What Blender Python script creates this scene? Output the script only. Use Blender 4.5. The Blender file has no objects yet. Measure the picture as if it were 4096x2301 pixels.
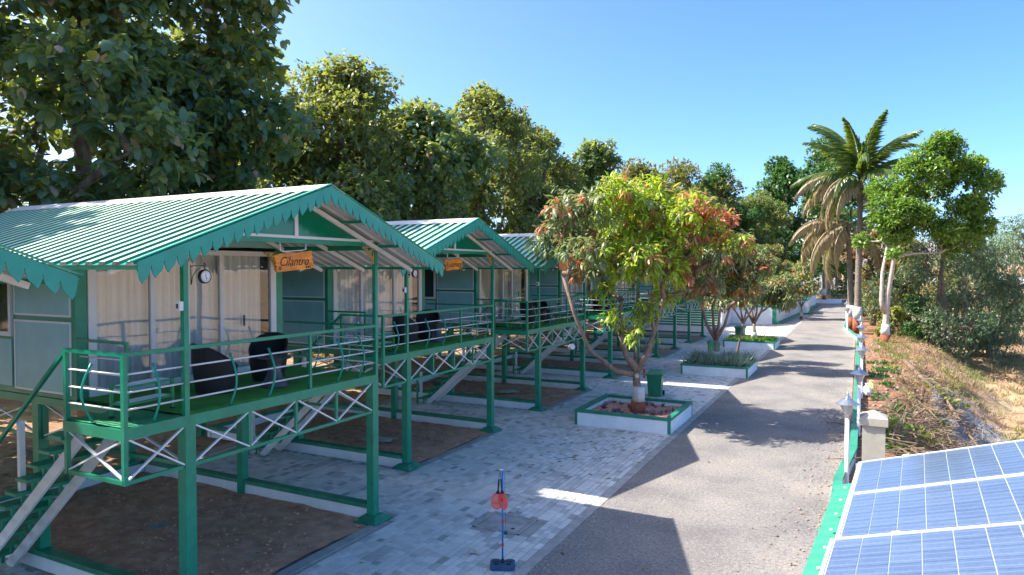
import bpy, math, random
import numpy as np
from mathutils import Vector, Matrix, noise
R = math.radians
rng = np.random.RandomState(7)
random.seed(7)
sc = bpy.context.scene
COL = sc.collection

# ---------------------------------------------------------------- camera, light, exposure
cam = bpy.data.cameras.new('camera'); camo = bpy.data.objects.new('camera', cam); COL.objects.link(camo)
camo.location = (0, 0, 4.6); camo.rotation_euler = (R(90 - 1.55), 0, R(27.0))
cam.sensor_width = 36; cam.lens = 24.0; cam.clip_start = .05; cam.clip_end = 20000
sc.camera = camo
SUN = Vector((-.949, -.316, 1.09)).normalized()
world = bpy.data.worlds.new('World'); sc.world = world; world.use_nodes = True
wt = world.node_tree; bg = wt.nodes['Background']
sky = wt.nodes.new('ShaderNodeTexSky'); sky.sky_type = 'NISHITA'; sky.sun_disc = False
sky.sun_elevation = R(47.5); sky.sun_rotation = R(-108.4)
sky.air_density = .5; sky.dust_density = 2.2; sky.ozone_density = 6.0; sky.altitude = 300
hs = wt.nodes.new('ShaderNodeHueSaturation'); hs.inputs['Saturation'].default_value = 1.16; hs.inputs['Value'].default_value = 1.0
wt.links.new(sky.outputs[0], hs.inputs['Color']); tn = wt.nodes.new('ShaderNodeMixRGB'); tn.blend_type = 'MULTIPLY'; tn.inputs[0].default_value = 1; tn.inputs[2].default_value = (.82, .74, .64, 1)
wt.links.new(hs.outputs[0], tn.inputs[1]); wt.links.new(tn.outputs[0], bg.inputs[0])
bg.inputs[1].default_value = .15
sl = bpy.data.lights.new('sun', 'SUN'); sl.energy = 2.32; sl.angle = R(.5); sl.color = (1, .93, .82)
so = bpy.data.objects.new('sun', sl); COL.objects.link(so); so.location = (-40, -10, 60)
so.rotation_euler = (-SUN).to_track_quat('-Z', 'Y').to_euler()
sc.view_settings.view_transform = 'Standard'; sc.view_settings.look = 'None'
sc.view_settings.gamma = 1; sc.view_settings.exposure = 2.3; sc.view_settings.use_curve_mapping = False
sc.render.engine = 'CYCLES'
cy = sc.cycles
cy.max_bounces = 10; cy.transparent_max_bounces = 12; cy.diffuse_bounces = 6; cy.glossy_bounces = 3; cy.transmission_bounces = 4
cy.caustics_reflective = False; cy.caustics_refractive = False; cy.use_denoising = True; cy.sample_clamp_indirect = 6

# ---------------------------------------------------------------- materials
MATS = {}
def _n(t, typ, **kw):
    n = t.nodes.new(typ)
    for k, v in kw.items():
        if k in n.inputs: n.inputs[k].default_value = v
        else: setattr(n, k, v)
    return n
def ramp(t, stops, fac=None, interp='LINEAR'):
    r = t.nodes.new('ShaderNodeValToRGB'); r.color_ramp.interpolation = interp
    el = r.color_ramp.elements
    while len(el) < len(stops): el.new(.5)
    for e, (p, c) in zip(el, stops):
        e.position = p; e.color = (*c, 1)
    if fac is not None: t.links.new(fac, r.inputs[0])
    return r
def mat(name, c1, c2=None, rough=.5, scale=4, bump=0., bscale=60, metallic=0., spec=.5, stops=None, detail=5, coat=0.,
        weather=0., rvar=0., stretch=None):
    m = bpy.data.materials.new(name); m.use_nodes = True; t = m.node_tree; p = t.nodes['Principled BSDF']
    p.inputs['Roughness'].default_value = rough; p.inputs['Metallic'].default_value = metallic
    p.inputs['Specular IOR Level'].default_value = spec
    p.inputs['Coat Weight'].default_value = coat
    tc = _n(t, 'ShaderNodeTexCoord'); src = tc.outputs['Object']
    if stretch:
        mp = _n(t, 'ShaderNodeMapping'); mp.inputs['Scale'].default_value = stretch
        t.links.new(src, mp.inputs[0]); src = mp.outputs[0]
    if c2 is not None or stops:
        nz = _n(t, 'ShaderNodeTexNoise', Scale=scale, Detail=detail, Roughness=.62); t.links.new(src, nz.inputs['Vector'])
        r = ramp(t, stops or [(.32, c1), (.68, c2)], nz.outputs[0]); out = r.outputs[0]
    else:
        rgb = _n(t, 'ShaderNodeRGB'); rgb.outputs[0].default_value = (*c1, 1); out = rgb.outputs[0]
    if weather:
        n2 = _n(t, 'ShaderNodeTexNoise', Scale=2.3, Detail=8., Roughness=.7); t.links.new(src, n2.inputs['Vector'])
        r2 = ramp(t, [(.35, (1 - weather,) * 3), (.6, (1, 1, 1))], n2.outputs[0])
        mx = _n(t, 'ShaderNodeMixRGB', blend_type='MULTIPLY', Fac=1.); t.links.new(out, mx.inputs[1]); t.links.new(r2.outputs[0], mx.inputs[2]); out = mx.outputs[0]
    t.links.new(out, p.inputs['Base Color'])
    if rvar:
        n3 = _n(t, 'ShaderNodeTexNoise', Scale=6., Detail=6.); t.links.new(src, n3.inputs['Vector'])
        mr = _n(t, 'ShaderNodeMapRange'); mr.inputs[3].default_value = rough - rvar; mr.inputs[4].default_value = rough + rvar
        t.links.new(n3.outputs[0], mr.inputs[0]); t.links.new(mr.outputs[0], p.inputs['Roughness'])
    if bump:
        nb = _n(t, 'ShaderNodeTexNoise', Scale=bscale, Detail=4.); t.links.new(src, nb.inputs['Vector'])
        b = _n(t, 'ShaderNodeBump', Strength=bump, Distance=.02); t.links.new(nb.outputs[0], b.inputs['Height']); t.links.new(b.outputs[0], p.inputs['Normal'])
    MATS[name] = m; return m
def foliage(name, cols, trans=.35, tcol=(.35, .45, .03), rough=.45, spec=.7, weights=None):
    """per-leaf random colour with translucency"""
    m = bpy.data.materials.new(name); m.use_nodes = True; t = m.node_tree; p = t.nodes['Principled BSDF']
    g = _n(t, 'ShaderNodeNewGeometry'); oi = _n(t, 'ShaderNodeObjectInfo')
    ad = _n(t, 'ShaderNodeMath', operation='ADD'); t.links.new(g.outputs['Random Per Island'], ad.inputs[0]); t.links.new(oi.outputs['Random'], ad.inputs[1])
    fr = _n(t, 'ShaderNodeMath', operation='FRACT'); t.links.new(ad.outputs[0], fr.inputs[0])
    n = len(cols); w = weights or [1. / n] * n; s = sum(w); pos = 0; st = []
    for c, q in zip(cols, w): st.append((pos, c)); pos += q / s
    r = ramp(t, st, fr.outputs[0], 'CONSTANT' if weights else 'LINEAR')
    t.links.new(r.outputs[0], p.inputs['Base Color']); p.inputs['Roughness'].default_value = rough
    p.inputs['Specular IOR Level'].default_value = spec
    tr = _n(t, 'ShaderNodeBsdfTranslucent')
    mx = _n(t, 'ShaderNodeMixRGB', blend_type='MIX', Fac=.55); mx.inputs[2].default_value = (*tcol, 1)
    t.links.new(r.outputs[0], mx.inputs[1]); t.links.new(mx.outputs[0], tr.inputs[0])
    ms = _n(t, 'ShaderNodeMixShader', Fac=trans); t.links.new(p.outputs[0], ms.inputs[1]); t.links.new(tr.outputs[0], ms.inputs[2])
    t.links.new(ms.outputs[0], t.nodes['Material Output'].inputs[0])
    MATS[name] = m; return m

G_COL = (.012, .15, .088)
mat('green_paint', (.004, .25, .145), (.008, .31, .175), rough=.38, scale=3, weather=.25, bump=.05, bscale=30, rvar=.1)
mat('white_paint', (.78, .78, .80), (.85, .85, .85), rough=.5, scale=6, weather=.12, bump=.05)
mat('white_frame', (.74, .74, .76), rough=.3, weather=.08)
mat('wall_white', (.80, .81, .83), (.88, .88, .89), rough=.75, scale=2.5, weather=.10, bump=.25, bscale=25)
mat('coping_green', (.012, .21, .12), (.03, .29, .17), rough=.5, scale=5, weather=.3, bump=.2, bscale=40)
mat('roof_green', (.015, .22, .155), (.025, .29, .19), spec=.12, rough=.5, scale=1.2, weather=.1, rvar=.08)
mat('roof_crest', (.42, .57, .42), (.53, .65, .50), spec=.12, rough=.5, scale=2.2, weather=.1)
mat('barge_green', (.012, .30, .22), (.02, .35, .255), rough=.42, scale=3, weather=.15, bump=.05)
mat('roof_under', (.55, .55, .55), (.65, .64, .63), rough=.4, scale=3)
mat('ridge_white', (.66, .64, .60), (.78, .76, .72), rough=.5, scale=3, weather=.2)
mat('panel_teal', (.24, .50, .53), (.29, .56, .58), spec=.25, rough=.3, scale=1.5, weather=.1)
mat('gable_green', (.004, .17, .09), (.006, .21, .11), rough=.12, scale=3)
mat('landing_mat', (.02, .24, .10), (.035, .32, .14), rough=.7, scale=30, weather=.2, bump=.3)
mat('carpet', (.05, .34, .04), (.12, .46, .06), rough=.95, scale=60, weather=.3, bump=1., bscale=220)
mat('dark_glass', (.03, .035, .04), rough=.06, spec=.9)
mat('wicker', (.008, .008, .011), (.022, .022, .028), rough=.45, scale=45, bump=.8, bscale=70, stretch=(1, 1, 2.5))
mat('black_plastic', (.012, .012, .014), rough=.5)
mat('table_dark', (.05, .055, .07), (.075, .08, .1), rough=.35, scale=8)
mat('gold', (.55, .32, .07), (.62, .40, .10), rough=.4, metallic=.3)
mat('sign_orange', (.85, .20, .012), (.95, .36, .02), rough=.5, scale=5, weather=.35, stretch=(1, 1, 4))
mat('sign_dark', (.03, .018, .012), rough=.6)
mat('clock_white', (.8, .8, .8), rough=.3)
mat('switch_white', (.75, .76, .78), rough=.35)
mat('soil', (.42, .19, .12), (.70, .39, .26), rough=1, scale=3.5, bump=.5, bscale=18, detail=10)
mat('concrete', (.34, .325, .31), (.48, .46, .44), rough=.9, scale=4, weather=.25, bump=.3, bscale=40)
mat('pillar_beige', (.42, .40, .33), (.5, .475, .40), rough=.8, scale=3, weather=.15, bump=.1)
mat('bark', (.10, .075, .055), (.26, .2, .15), rough=.95, scale=6, bump=.8, bscale=22, stretch=(1, 1, .35))
mat('bark_mango', (.16, .11, .085), (.33, .24, .19), rough=.9, scale=9, bump=.6, bscale=30, stretch=(1, 1, .5))
mat('bark_pale', (.38, .31, .25), (.58, .5, .42), rough=.85, scale=5, bump=.4, bscale=20)
mat('bark_palm', (.13, .105, .085), (.3, .25, .21), rough=.95, scale=5, bump=.7, bscale=30, stretch=(1, 1, 4))
mat('paint_red', (.28, .07, .03), (.36, .11, .05), rough=.8, scale=6, weather=.4, bump=.5, bscale=25)
mat('paint_wh', (.6, .6, .62), (.8, .8, .8), rough=.8, scale=8, weather=.35, bump=.5, bscale=25)
mat('bin_green', (.012, .2, .10), (.02, .25, .12), rough=.4, scale=4, weather=.25)
mat('pole_blue', (.0, .20, .62), rough=.3)
mat('ring_red', (.75, .03, .04), rough=.4)
mat('racket_red', (.98, .10, .05), rough=.4)
mat('base_blue', (.02, .07, .14), (.03, .10, .2), rough=.4, scale=5)
mat('ball_green', (.0, .12, .10), rough=.9)
mat('lamp_silver', (.55, .57, .6), rough=.28, metallic=.85)
mat('lamp_glass', (.55, .57, .6), rough=.25, metallic=.3)
mat('alu', (.75, .76, .78), rough=.35, metallic=.4)
mat('backsheet', (.75, .77, .8), rough=.3, coat=.6)
mat('shed_green', (.03, .24, .15), (.045, .30, .19), spec=.2, rough=.7, scale=2, weather=.15)
mat('kerb_green', (.03, .26, .17), (.05, .32, .21), rough=.5, scale=3, weather=.3)
mat('rock', (.2, .15, .11), (.38, .3, .24), rough=.95, scale=6, bump=.5)
mat('twig', (.12, .08, .055), (.28, .2, .14), rough=.95, scale=3)
mat('ash', (.10, .10, .11), (.3, .3, .32), rough=1, scale=9, bump=.8)
mat('stone_pale', (.3, .29, .28), (.6, .58, .55), rough=.9, scale=1.5)
mat('step_pale', (.6, .62, .5), rough=.8, weather=.2)
mat('pool_blue', (.0, .35, .5), rough=.2)
mat('roof_tile', (.35, .14, .08), (.45, .2, .12), rough=.8)
mat('sack', (.5, .42, .33), (.62, .54, .44), rough=.9, scale=8, bump=.6)
mat('plastic_bag', (.8, .8, .82), rough=.4)
mat('plastic_yellow', (.8, .7, .2), rough=.4)
mat('car_white', (.75, .76, .78), rough=.25, coat=.5)
mat('tyre', (.02, .02, .02), rough=.9)
mat('hill', (.27, .21, .21), (.36, .30, .29), rough=1, scale=.004, detail=8)  # mauve tint paints distance haze into the rock colour
mat('flower_red', (.5, .03, .04), rough=.6)

foliage('teak_leaf', [(.09, .20, .13), (.12, .23, .12), (.17, .25, .09), (.09, .21, .16), (.27, .30, .08), (.50, .37, .30)], trans=.5,
        tcol=(.50, .52, .02), rough=.32, weights=[.27, .25, .17, .2, .08, .03])
foliage('teak_leaf_b', [(.13, .20, .09), (.17, .24, .09), (.24, .28, .09), (.12, .20, .12), (.35, .31, .10), (.44, .31, .15)], trans=.5,
        tcol=(.42, .46, .02), rough=.45, weights=[.28, .25, .2, .15, .08, .04])
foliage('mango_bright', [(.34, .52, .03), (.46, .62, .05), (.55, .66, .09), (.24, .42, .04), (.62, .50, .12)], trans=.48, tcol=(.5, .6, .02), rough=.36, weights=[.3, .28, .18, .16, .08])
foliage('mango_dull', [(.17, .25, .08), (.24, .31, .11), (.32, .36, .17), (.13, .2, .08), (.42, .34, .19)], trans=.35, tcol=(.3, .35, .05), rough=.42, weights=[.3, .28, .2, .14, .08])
foliage('mango_red', [(.58, .18, .09), (.68, .28, .15), (.50, .22, .12), (.70, .38, .18)], trans=.45, tcol=(.6, .16, .05), rough=.4, weights=[.3, .3, .2, .2])
foliage('bright_leaf', [(.12, .25, .045), (.17, .31, .05), (.25, .37, .06), (.08, .17, .04)], trans=.42, tcol=(.35, .55, .02), rough=.4, weights=[.3, .3, .2, .2])
foliage('dark_leaf', [(.04, .12, .035), (.06, .16, .04), (.085, .2, .05), (.04, .10, .035)], trans=.35, tcol=(.2, .4, .03), rough=.42, weights=[.3, .3, .2, .2])
foliage('dry_leaf', [(.22, .13, .05), (.3, .18, .06), (.16, .09, .04), (.12, .13, .04)], trans=.35, tcol=(.5, .3, .06), rough=.6, weights=[.3, .25, .25, .2])
foliage('olive_leaf', [(.16, .18, .05), (.22, .23, .06), (.3, .28, .08), (.11, .15, .05)], trans=.35, tcol=(.4, .4, .05), rough=.5, weights=[.3, .3, .2, .2])
foliage('acacia_leaf', [(.12, .21, .12), (.17, .26, .14), (.25, .31, .16), (.09, .16, .10), (.36, .33, .2)], trans=.35, tcol=(.25, .38, .06), rough=.5, weights=[.3, .3, .18, .16, .06])
foliage('shrub_leaf', [(.16, .24, .03), (.22, .3, .04), (.11, .18, .03), (.3, .27, .06)], trans=.4, tcol=(.5, .55, .04), rough=.5, weights=[.3, .3, .25, .15])
foliage('palm_green', [(.06, .12, .02), (.09, .16, .025), (.045, .1, .03), (.15, .18, .03)], trans=.35, tcol=(.4, .5, .03), rough=.35, weights=[.3, .3, .25, .15])
foliage('palm_dry', [(.44, .33, .17), (.54, .43, .25), (.36, .36, .12), (.34, .25, .15)], trans=.3, tcol=(.55, .42, .12), rough=.5, weights=[.3, .25, .25, .2])
foliage('grey_blade', [(.22, .32, .24), (.3, .4, .3), (.16, .25, .18), (.4, .46, .34)], trans=.3, tcol=(.3, .4, .15), rough=.5, weights=[.3, .3, .2, .2])
foliage('purple_leaf', [(.18, .08, .16), (.25, .14, .24), (.3, .26, .3), (.12, .05, .10)], trans=.2, tcol=(.4, .1, .2), rough=.5, weights=[.3, .3, .2, .2])
foliage('grass_green', [(.14, .22, .04), (.2, .27, .06), (.28, .26, .09), (.09, .16, .03)], trans=.35, tcol=(.4, .5, .05), rough=.6, weights=[.3, .3, .2, .2])
foliage('grass_dry', [(.36, .27, .14), (.46, .35, .19), (.28, .2, .1), (.22, .2, .07)], trans=.3, tcol=(.6, .45, .15), rough=.7, weights=[.3, .3, .2, .2])
foliage('litter', [(.3, .2, .06), (.2, .22, .05), (.26, .13, .06), (.14, .08, .04)], trans=.1, rough=.7, weights=[.3, .2, .3, .2])

def asphalt():
    m = bpy.data.materials.new('asphalt'); m.use_nodes = True; t = m.node_tree; p = t.nodes['Principled BSDF']
    tc = _n(t, 'ShaderNodeTexCoord')
    a = _n(t, 'ShaderNodeTexNoise', Scale=55., Detail=6., Roughness=.75); b = _n(t, 'ShaderNodeTexNoise', Scale=.6, Detail=6., Roughness=.6)
    v = _n(t, 'ShaderNodeTexVoronoi', Scale=26.)
    for q in (a, b, v): t.links.new(tc.outputs['Object'], q.inputs['Vector'])
    r = ramp(t, [(.28, (.08, .075, .073)), (.50, (.215, .20, .19)), (.72, (.44, .41, .38))], a.outputs[0])
    r2 = ramp(t, [(.33, (.74, .74, .77)), (.5, (1, 1, 1)), (.67, (1.22, 1.18, 1.12))], b.outputs[0])
    mx = _n(t, 'ShaderNodeMixRGB', blend_type='MULTIPLY', Fac=1.); t.links.new(r.outputs[0], mx.inputs[1]); t.links.new(r2.outputs[0], mx.inputs[2])
    a2 = _n(t, 'ShaderNodeTexNoise', Scale=16., Detail=4., Roughness=.8); t.links.new(tc.outputs['Object'], a2.inputs['Vector'])
    ra = ramp(t, [(.36, (.62, .62, .64)), (.5, (1, 1, 1)), (.66, (1.35, 1.32, 1.28))], a2.outputs[0])
    mq = _n(t, 'ShaderNodeMixRGB', blend_type='MULTIPLY', Fac=1.); t.links.new(mx.outputs[0], mq.inputs[1]); t.links.new(ra.outputs[0], mq.inputs[2]); mx = mq
    r3 = ramp(t, [(.0, (.45, .43, .4)), (.10, (0, 0, 0))], v.outputs['Distance'])
    wn = _n(t, 'ShaderNodeMath', operation='GREATER_THAN'); wn.inputs[1].default_value = .88; t.links.new(v.outputs['Color'], wn.inputs[0])
    m2 = _n(t, 'ShaderNodeMixRGB', blend_type='ADD'); t.links.new(wn.outputs[0], m2.inputs[0]); t.links.new(mx.outputs[0], m2.inputs[1]); t.links.new(r3.outputs[0], m2.inputs[2])
    t.links.new(m2.outputs[0], p.inputs['Base Color']); p.inputs['Roughness'].default_value = .92
    bu = _n(t, 'ShaderNodeBump', Strength=.9, Distance=.015); t.links.new(a.outputs[0], bu.inputs['Height']); t.links.new(bu.outputs[0], p.inputs['Normal'])
    MATS['asphalt'] = m
asphalt()
def paver_mat():
    m = bpy.data.materials.new('paver'); m.use_nodes = True; t = m.node_tree; p = t.nodes['Principled BSDF']
    g = _n(t, 'ShaderNodeNewGeometry'); oi = _n(t, 'ShaderNodeObjectInfo')
    ad = _n(t, 'ShaderNodeMath', operation='ADD'); t.links.new(g.outputs['Random Per Island'], ad.inputs[0]); t.links.new(oi.outputs['Random'], ad.inputs[1])
    fr = _n(t, 'ShaderNodeMath', operation='FRACT'); t.links.new(ad.outputs[0], fr.inputs[0])
    r = ramp(t, [(0, (.50, .50, .48)), (.10, (.60, .59, .565)), (.35, (.67, .66, .63)), (.6, (.71, .70, .67)), (.84, (.76, .75, .72)), (.955, (.36, .365, .36))], fr.outputs[0], 'CONSTANT')
    n = _n(t, 'ShaderNodeTexNoise', Scale=1.1, Detail=9., Roughness=.7); t.links.new(g.outputs['Position'], n.inputs['Vector'])
    r2 = ramp(t, [(.3, (.80, .80, .82)), (.7, (1.06, 1.04, 1.02))], n.outputs[0])
    mx = _n(t, 'ShaderNodeMixRGB', blend_type='MULTIPLY', Fac=1.); t.links.new(r.outputs[0], mx.inputs[1]); t.links.new(r2.outputs[0], mx.inputs[2])
    t.links.new(mx.outputs[0], p.inputs['Base Color']); p.inputs['Roughness'].default_value = .78
    n2 = _n(t, 'ShaderNodeTexNoise', Scale=90., Detail=3.); t.links.new(g.outputs['Position'], n2.inputs['Vector'])
    bu = _n(t, 'ShaderNodeBump', Strength=.35, Distance=.01); t.links.new(n2.outputs[0], bu.inputs['Height']); t.links.new(bu.outputs[0], p.inputs['Normal'])
    MATS['paver'] = m
paver_mat()
def ground_mat():
    m = bpy.data.materials.new('ground_soil'); m.use_nodes = True; t = m.node_tree; p = t.nodes['Principled BSDF']
    g = _n(t, 'ShaderNodeNewGeometry')
    a = _n(t, 'ShaderNodeTexNoise', Scale=.35, Detail=8., Roughness=.65); b = _n(t, 'ShaderNodeTexNoise', Scale=5., Detail=8., Roughness=.7)
    for q in (a, b): t.links.new(g.outputs['Position'], q.inputs['Vector'])
    r = ramp(t, [(.32, (.29, .17, .11)), (.45, (.38, .26, .17)), (.58, (.44, .34, .22)), (.70, (.20, .21, .10))], a.outputs[0])
    rr = ramp(t, [(.35, (.23, .11, .07)), (.55, (.33, .19, .12)), (.72, (.33, .25, .15))], b.outputs[0])
    sx = _n(t, 'ShaderNodeSeparateXYZ'); t.links.new(g.outputs['Position'], sx.inputs[0])
    mrx = _n(t, 'ShaderNodeMapRange'); mrx.inputs[1].default_value = 6.5; mrx.inputs[2].default_value = 2.; t.links.new(sx.outputs[0], mrx.inputs[0])
    gy = _n(t, 'ShaderNodeMath', operation='GREATER_THAN'); gy.inputs[1].default_value = .0; t.links.new(sx.outputs[0], gy.inputs[0])
    gm = _n(t, 'ShaderNodeMath', operation='MULTIPLY'); t.links.new(mrx.outputs[0], gm.inputs[0]); t.links.new(gy.outputs[0], gm.inputs[1])
    mb_ = _n(t, 'ShaderNodeMixRGB'); t.links.new(gm.outputs[0], mb_.inputs[0]); t.links.new(r.outputs[0], mb_.inputs[1]); t.links.new(rr.outputs[0], mb_.inputs[2]); r = mb_
    r2 = ramp(t, [(.3, (.55, .52, .5)), (.7, (1.25, 1.2, 1.15))], b.outputs[0])
    mx = _n(t, 'ShaderNodeMixRGB', blend_type='MULTIPLY', Fac=1.); t.links.new(r.outputs[0], mx.inputs[1]); t.links.new(r2.outputs[0], mx.inputs[2])
    t.links.new(mx.outputs[0], p.inputs['Base Color']); p.inputs['Roughness'].default_value = 1
    p.inputs['Specular IOR Level'].default_value = .1
    bu = _n(t, 'ShaderNodeBump', Strength=.8, Distance=.08); t.links.new(b.outputs[0], bu.inputs['Height']); t.links.new(bu.outputs[0], p.inputs['Normal'])
    MATS['ground_soil'] = m
ground_mat()
def glass_mat():
    m = bpy.data.materials.new('door_glass'); m.use_nodes = True; t = m.node_tree
    t.nodes.remove(t.nodes['Principled BSDF'])
    tr = _n(t, 'ShaderNodeBsdfTransparent'); tr.inputs[0].default_value = (.95, .96, .97, 1)
    gl = _n(t, 'ShaderNodeBsdfGlossy'); gl.inputs['Roughness'].default_value = .02; gl.inputs[0].default_value = (.9, .93, .95, 1)
    fr = _n(t, 'ShaderNodeFresnel', IOR=1.5)
    mr = _n(t, 'ShaderNodeMapRange'); mr.inputs[3].default_value = .10; mr.inputs[4].default_value = 1.; t.links.new(fr.outputs[0], mr.inputs[0])
    tc = _n(t, 'ShaderNodeTexCoord'); nz = _n(t, 'ShaderNodeTexNoise', Scale=1.2, Detail=1.); t.links.new(tc.outputs['Object'], nz.inputs[0])
    bu = _n(t, 'ShaderNodeBump', Strength=.12, Distance=.05); t.links.new(nz.outputs[0], bu.inputs['Height']); t.links.new(bu.outputs[0], gl.inputs['Normal'])
    ms = _n(t, 'ShaderNodeMixShader'); t.links.new(mr.outputs[0], ms.inputs[0]); t.links.new(tr.outputs[0], ms.inputs[1]); t.links.new(gl.outputs[0], ms.inputs[2])
    t.links.new(ms.outputs[0], t.nodes['Material Output'].inputs[0]); MATS['door_glass'] = m
glass_mat()
def curtain_mat():
    m = bpy.data.materials.new('curtain'); m.use_nodes = True; t = m.node_tree; p = t.nodes['Principled BSDF']
    tc = _n(t, 'ShaderNodeTexCoord')
    v = _n(t, 'ShaderNodeTexVoronoi', Scale=14., feature='DISTANCE_TO_EDGE'); nz = _n(t, 'ShaderNodeTexNoise', Scale=5., Detail=3.)
    t.links.new(tc.outputs['Object'], nz.inputs[0]); t.links.new(nz.outputs['Color'], v.inputs['Vector'])
    r = ramp(t, [(.0, (.74, .75, .62)), (.04, (.88, .89, .85)), (1, (.92, .92, .90))], v.outputs[0])
    t.links.new(r.outputs[0], p.inputs['Base Color']); p.inputs['Roughness'].default_value = .9; MATS['curtain'] = m
curtain_mat()
def cell_mat():
    m = bpy.data.materials.new('solar_cell'); m.use_nodes = True; t = m.node_tree; p = t.nodes['Principled BSDF']
    tc = _n(t, 'ShaderNodeTexCoord'); oi = _n(t, 'ShaderNodeObjectInfo')
    v = _n(t, 'ShaderNodeTexVoronoi', Scale=45.); t.links.new(tc.outputs['Object'], v.inputs['Vector'])
    bw = _n(t, 'ShaderNodeRGBToBW'); t.links.new(v.outputs['Color'], bw.inputs[0])
    ad = _n(t, 'ShaderNodeMath', operation='MULTIPLY_ADD'); ad.inputs[1].default_value = .5; t.links.new(bw.outputs[0], ad.inputs[0])
    ml = _n(t, 'ShaderNodeMath', operation='MULTIPLY'); ml.inputs[1].default_value = .4; t.links.new(oi.outputs['Random'], ml.inputs[0]); t.links.new(ml.outputs[0], ad.inputs[2])
    r = ramp(t, [(.1, (.07, .095, .16)), (.8, (.11, .145, .22))], ad.outputs[0])
    sp = _n(t, 'ShaderNodeSeparateXYZ'); t.links.new(tc.outputs['Object'], sp.inputs[0])
    # two thin silver busbars printed on each cell
    out = r.outputs[0]
    for off in (-.039, .039):
        s = _n(t, 'ShaderNodeMath', operation='SUBTRACT'); s.inputs[1].default_value = off; t.links.new(sp.outputs['Y'], s.inputs[0])
        ab = _n(t, 'ShaderNodeMath', operation='ABSOLUTE'); t.links.new(s.outputs[0], ab.inputs[0])
        lt = _n(t, 'ShaderNodeMath', operation='LESS_THAN'); lt.inputs[1].default_value = .0012; t.links.new(ab.outputs[0], lt.inputs[0])
        mx = _n(t, 'ShaderNodeMixRGB'); mx.inputs[2].default_value = (.4, .45, .55, 1); t.links.new(lt.outputs[0], mx.inputs[0]); t.links.new(out, mx.inputs[1]); out = mx.outputs[0]
    t.links.new(out, p.inputs['Base Color']); p.inputs['Roughness'].default_value = .3
    p.inputs['Coat Weight'].default_value = 1.; p.inputs['Coat Roughness'].default_value = .12; p.inputs['Specular IOR Level'].default_value = .8
    MATS['solar_cell'] = m
cell_mat()

# ---------------------------------------------------------------- mesh helpers
class MB:
    def __init__(s): s.v = []; s.f = []; s.mi = []; s.m = 0
    def add(s, vs, fs):
        o = len(s.v); s.v += [tuple(v) for v in vs]; s.f += [tuple(i + o for i in f) for f in fs]; s.mi += [s.m] * len(fs); return s
    def box(s, x0, x1, y0, y1, z0, z1):
        return s.add([(x0, y0, z0), (x1, y0, z0), (x1, y1, z0), (x0, y1, z0), (x0, y0, z1), (x1, y0, z1), (x1, y1, z1), (x0, y1, z1)],
                     [(0, 3, 2, 1), (4, 5, 6, 7), (0, 1, 5, 4), (1, 2, 6, 5), (2, 3, 7, 6), (3, 0, 4, 7)])
    def bar(s, p, q, w=.03, h=None, up=(0, 0, 1)):
        h = h or w; p = Vector(p); q = Vector(q); d = (q - p).normalized(); u = Vector(up)
        if abs(d.dot(u)) > .98: u = Vector((1, 0, 0))
        a = d.cross(u).normalized() * w / 2; b = a.cross(d).normalized() * h / 2
        vs = [p - a - b, p + a - b, p + a + b, p - a + b, q - a - b, q + a - b, q + a + b, q - a + b]
        return s.add(vs, [(0, 3, 2, 1), (4, 5, 6, 7), (0, 1, 5, 4), (1, 2, 6, 5), (2, 3, 7, 6), (3, 0, 4, 7)])
    def tube(s, pts, radii, n=8, cap=True):
        pts = [Vector(p) for p in pts]
        if not hasattr(radii, '__len__'): radii = [radii] * len(pts)
        o = len(s.v); ref = None; k = len(pts)
        for i, p in enumerate(pts):
            d = (pts[min(i + 1, k - 1)] - pts[max(i - 1, 0)]).normalized()
            if ref is None: ref = d.orthogonal().normalized()
            ref = (ref - d * ref.dot(d)).normalized(); b = d.cross(ref)
            for j in range(n):
                t = 2 * math.pi * j / n; s.v.append(tuple(p + (ref * math.cos(t) + b * math.sin(t)) * radii[i]))
        for i in range(k - 1):
            for j in range(n):
                a = o + i * n + j; c = o + i * n + (j + 1) % n; s.f.append((a, c, c + n, a + n)); s.mi.append(s.m)
        if cap:
            s.f.append(tuple(o + j for j in reversed(range(n)))); s.mi.append(s.m)
            s.f.append(tuple(o + (k - 1) * n + j for j in range(n))); s.mi.append(s.m)
        return s
    def lathe(s, prof, n=16, c=(0, 0, 0)):
        o = len(s.v)
        for r, z in prof:
            for j in range(n):
                t = 2 * math.pi * j / n; s.v.append((c[0] + r * math.cos(t), c[1] + r * math.sin(t), c[2] + z))
        for i in range(len(prof) - 1):
            for j in range(n):
                a = o + i * n + j; b = o + i * n + (j + 1) % n; s.f.append((a, b, b + n, a + n)); s.mi.append(s.m)
        return s
    def prism(s, poly, z0, z1, tf=lambda x, y, z: (x, y, z)):
        n = len(poly)
        vs = [tf(x, y, z0) for x, y in poly] + [tf(x, y, z1) for x, y in poly]
        return s.add(vs, [tuple(reversed(range(n))), tuple(range(n, 2 * n))] + [(i, (i + 1) % n, n + (i + 1) % n, n + i) for i in range(n)])
    def mesh(s, name, mats, smooth=False):
        me = bpy.data.meshes.new(name); me.from_pydata(s.v, [], s.f)
        for m in (mats if isinstance(mats, (list, tuple)) else [mats]): me.materials.append(MATS[m])
        if any(s.mi): me.polygons.foreach_set('material_index', s.mi)
        if smooth: me.polygons.foreach_set('use_smooth', [True] * len(s.f))
        me.update(); return me
    def build(s, name, mats, parent=None, smooth=False, **kw):
        return link(name, s.mesh(name, mats, smooth), parent, **kw)
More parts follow.
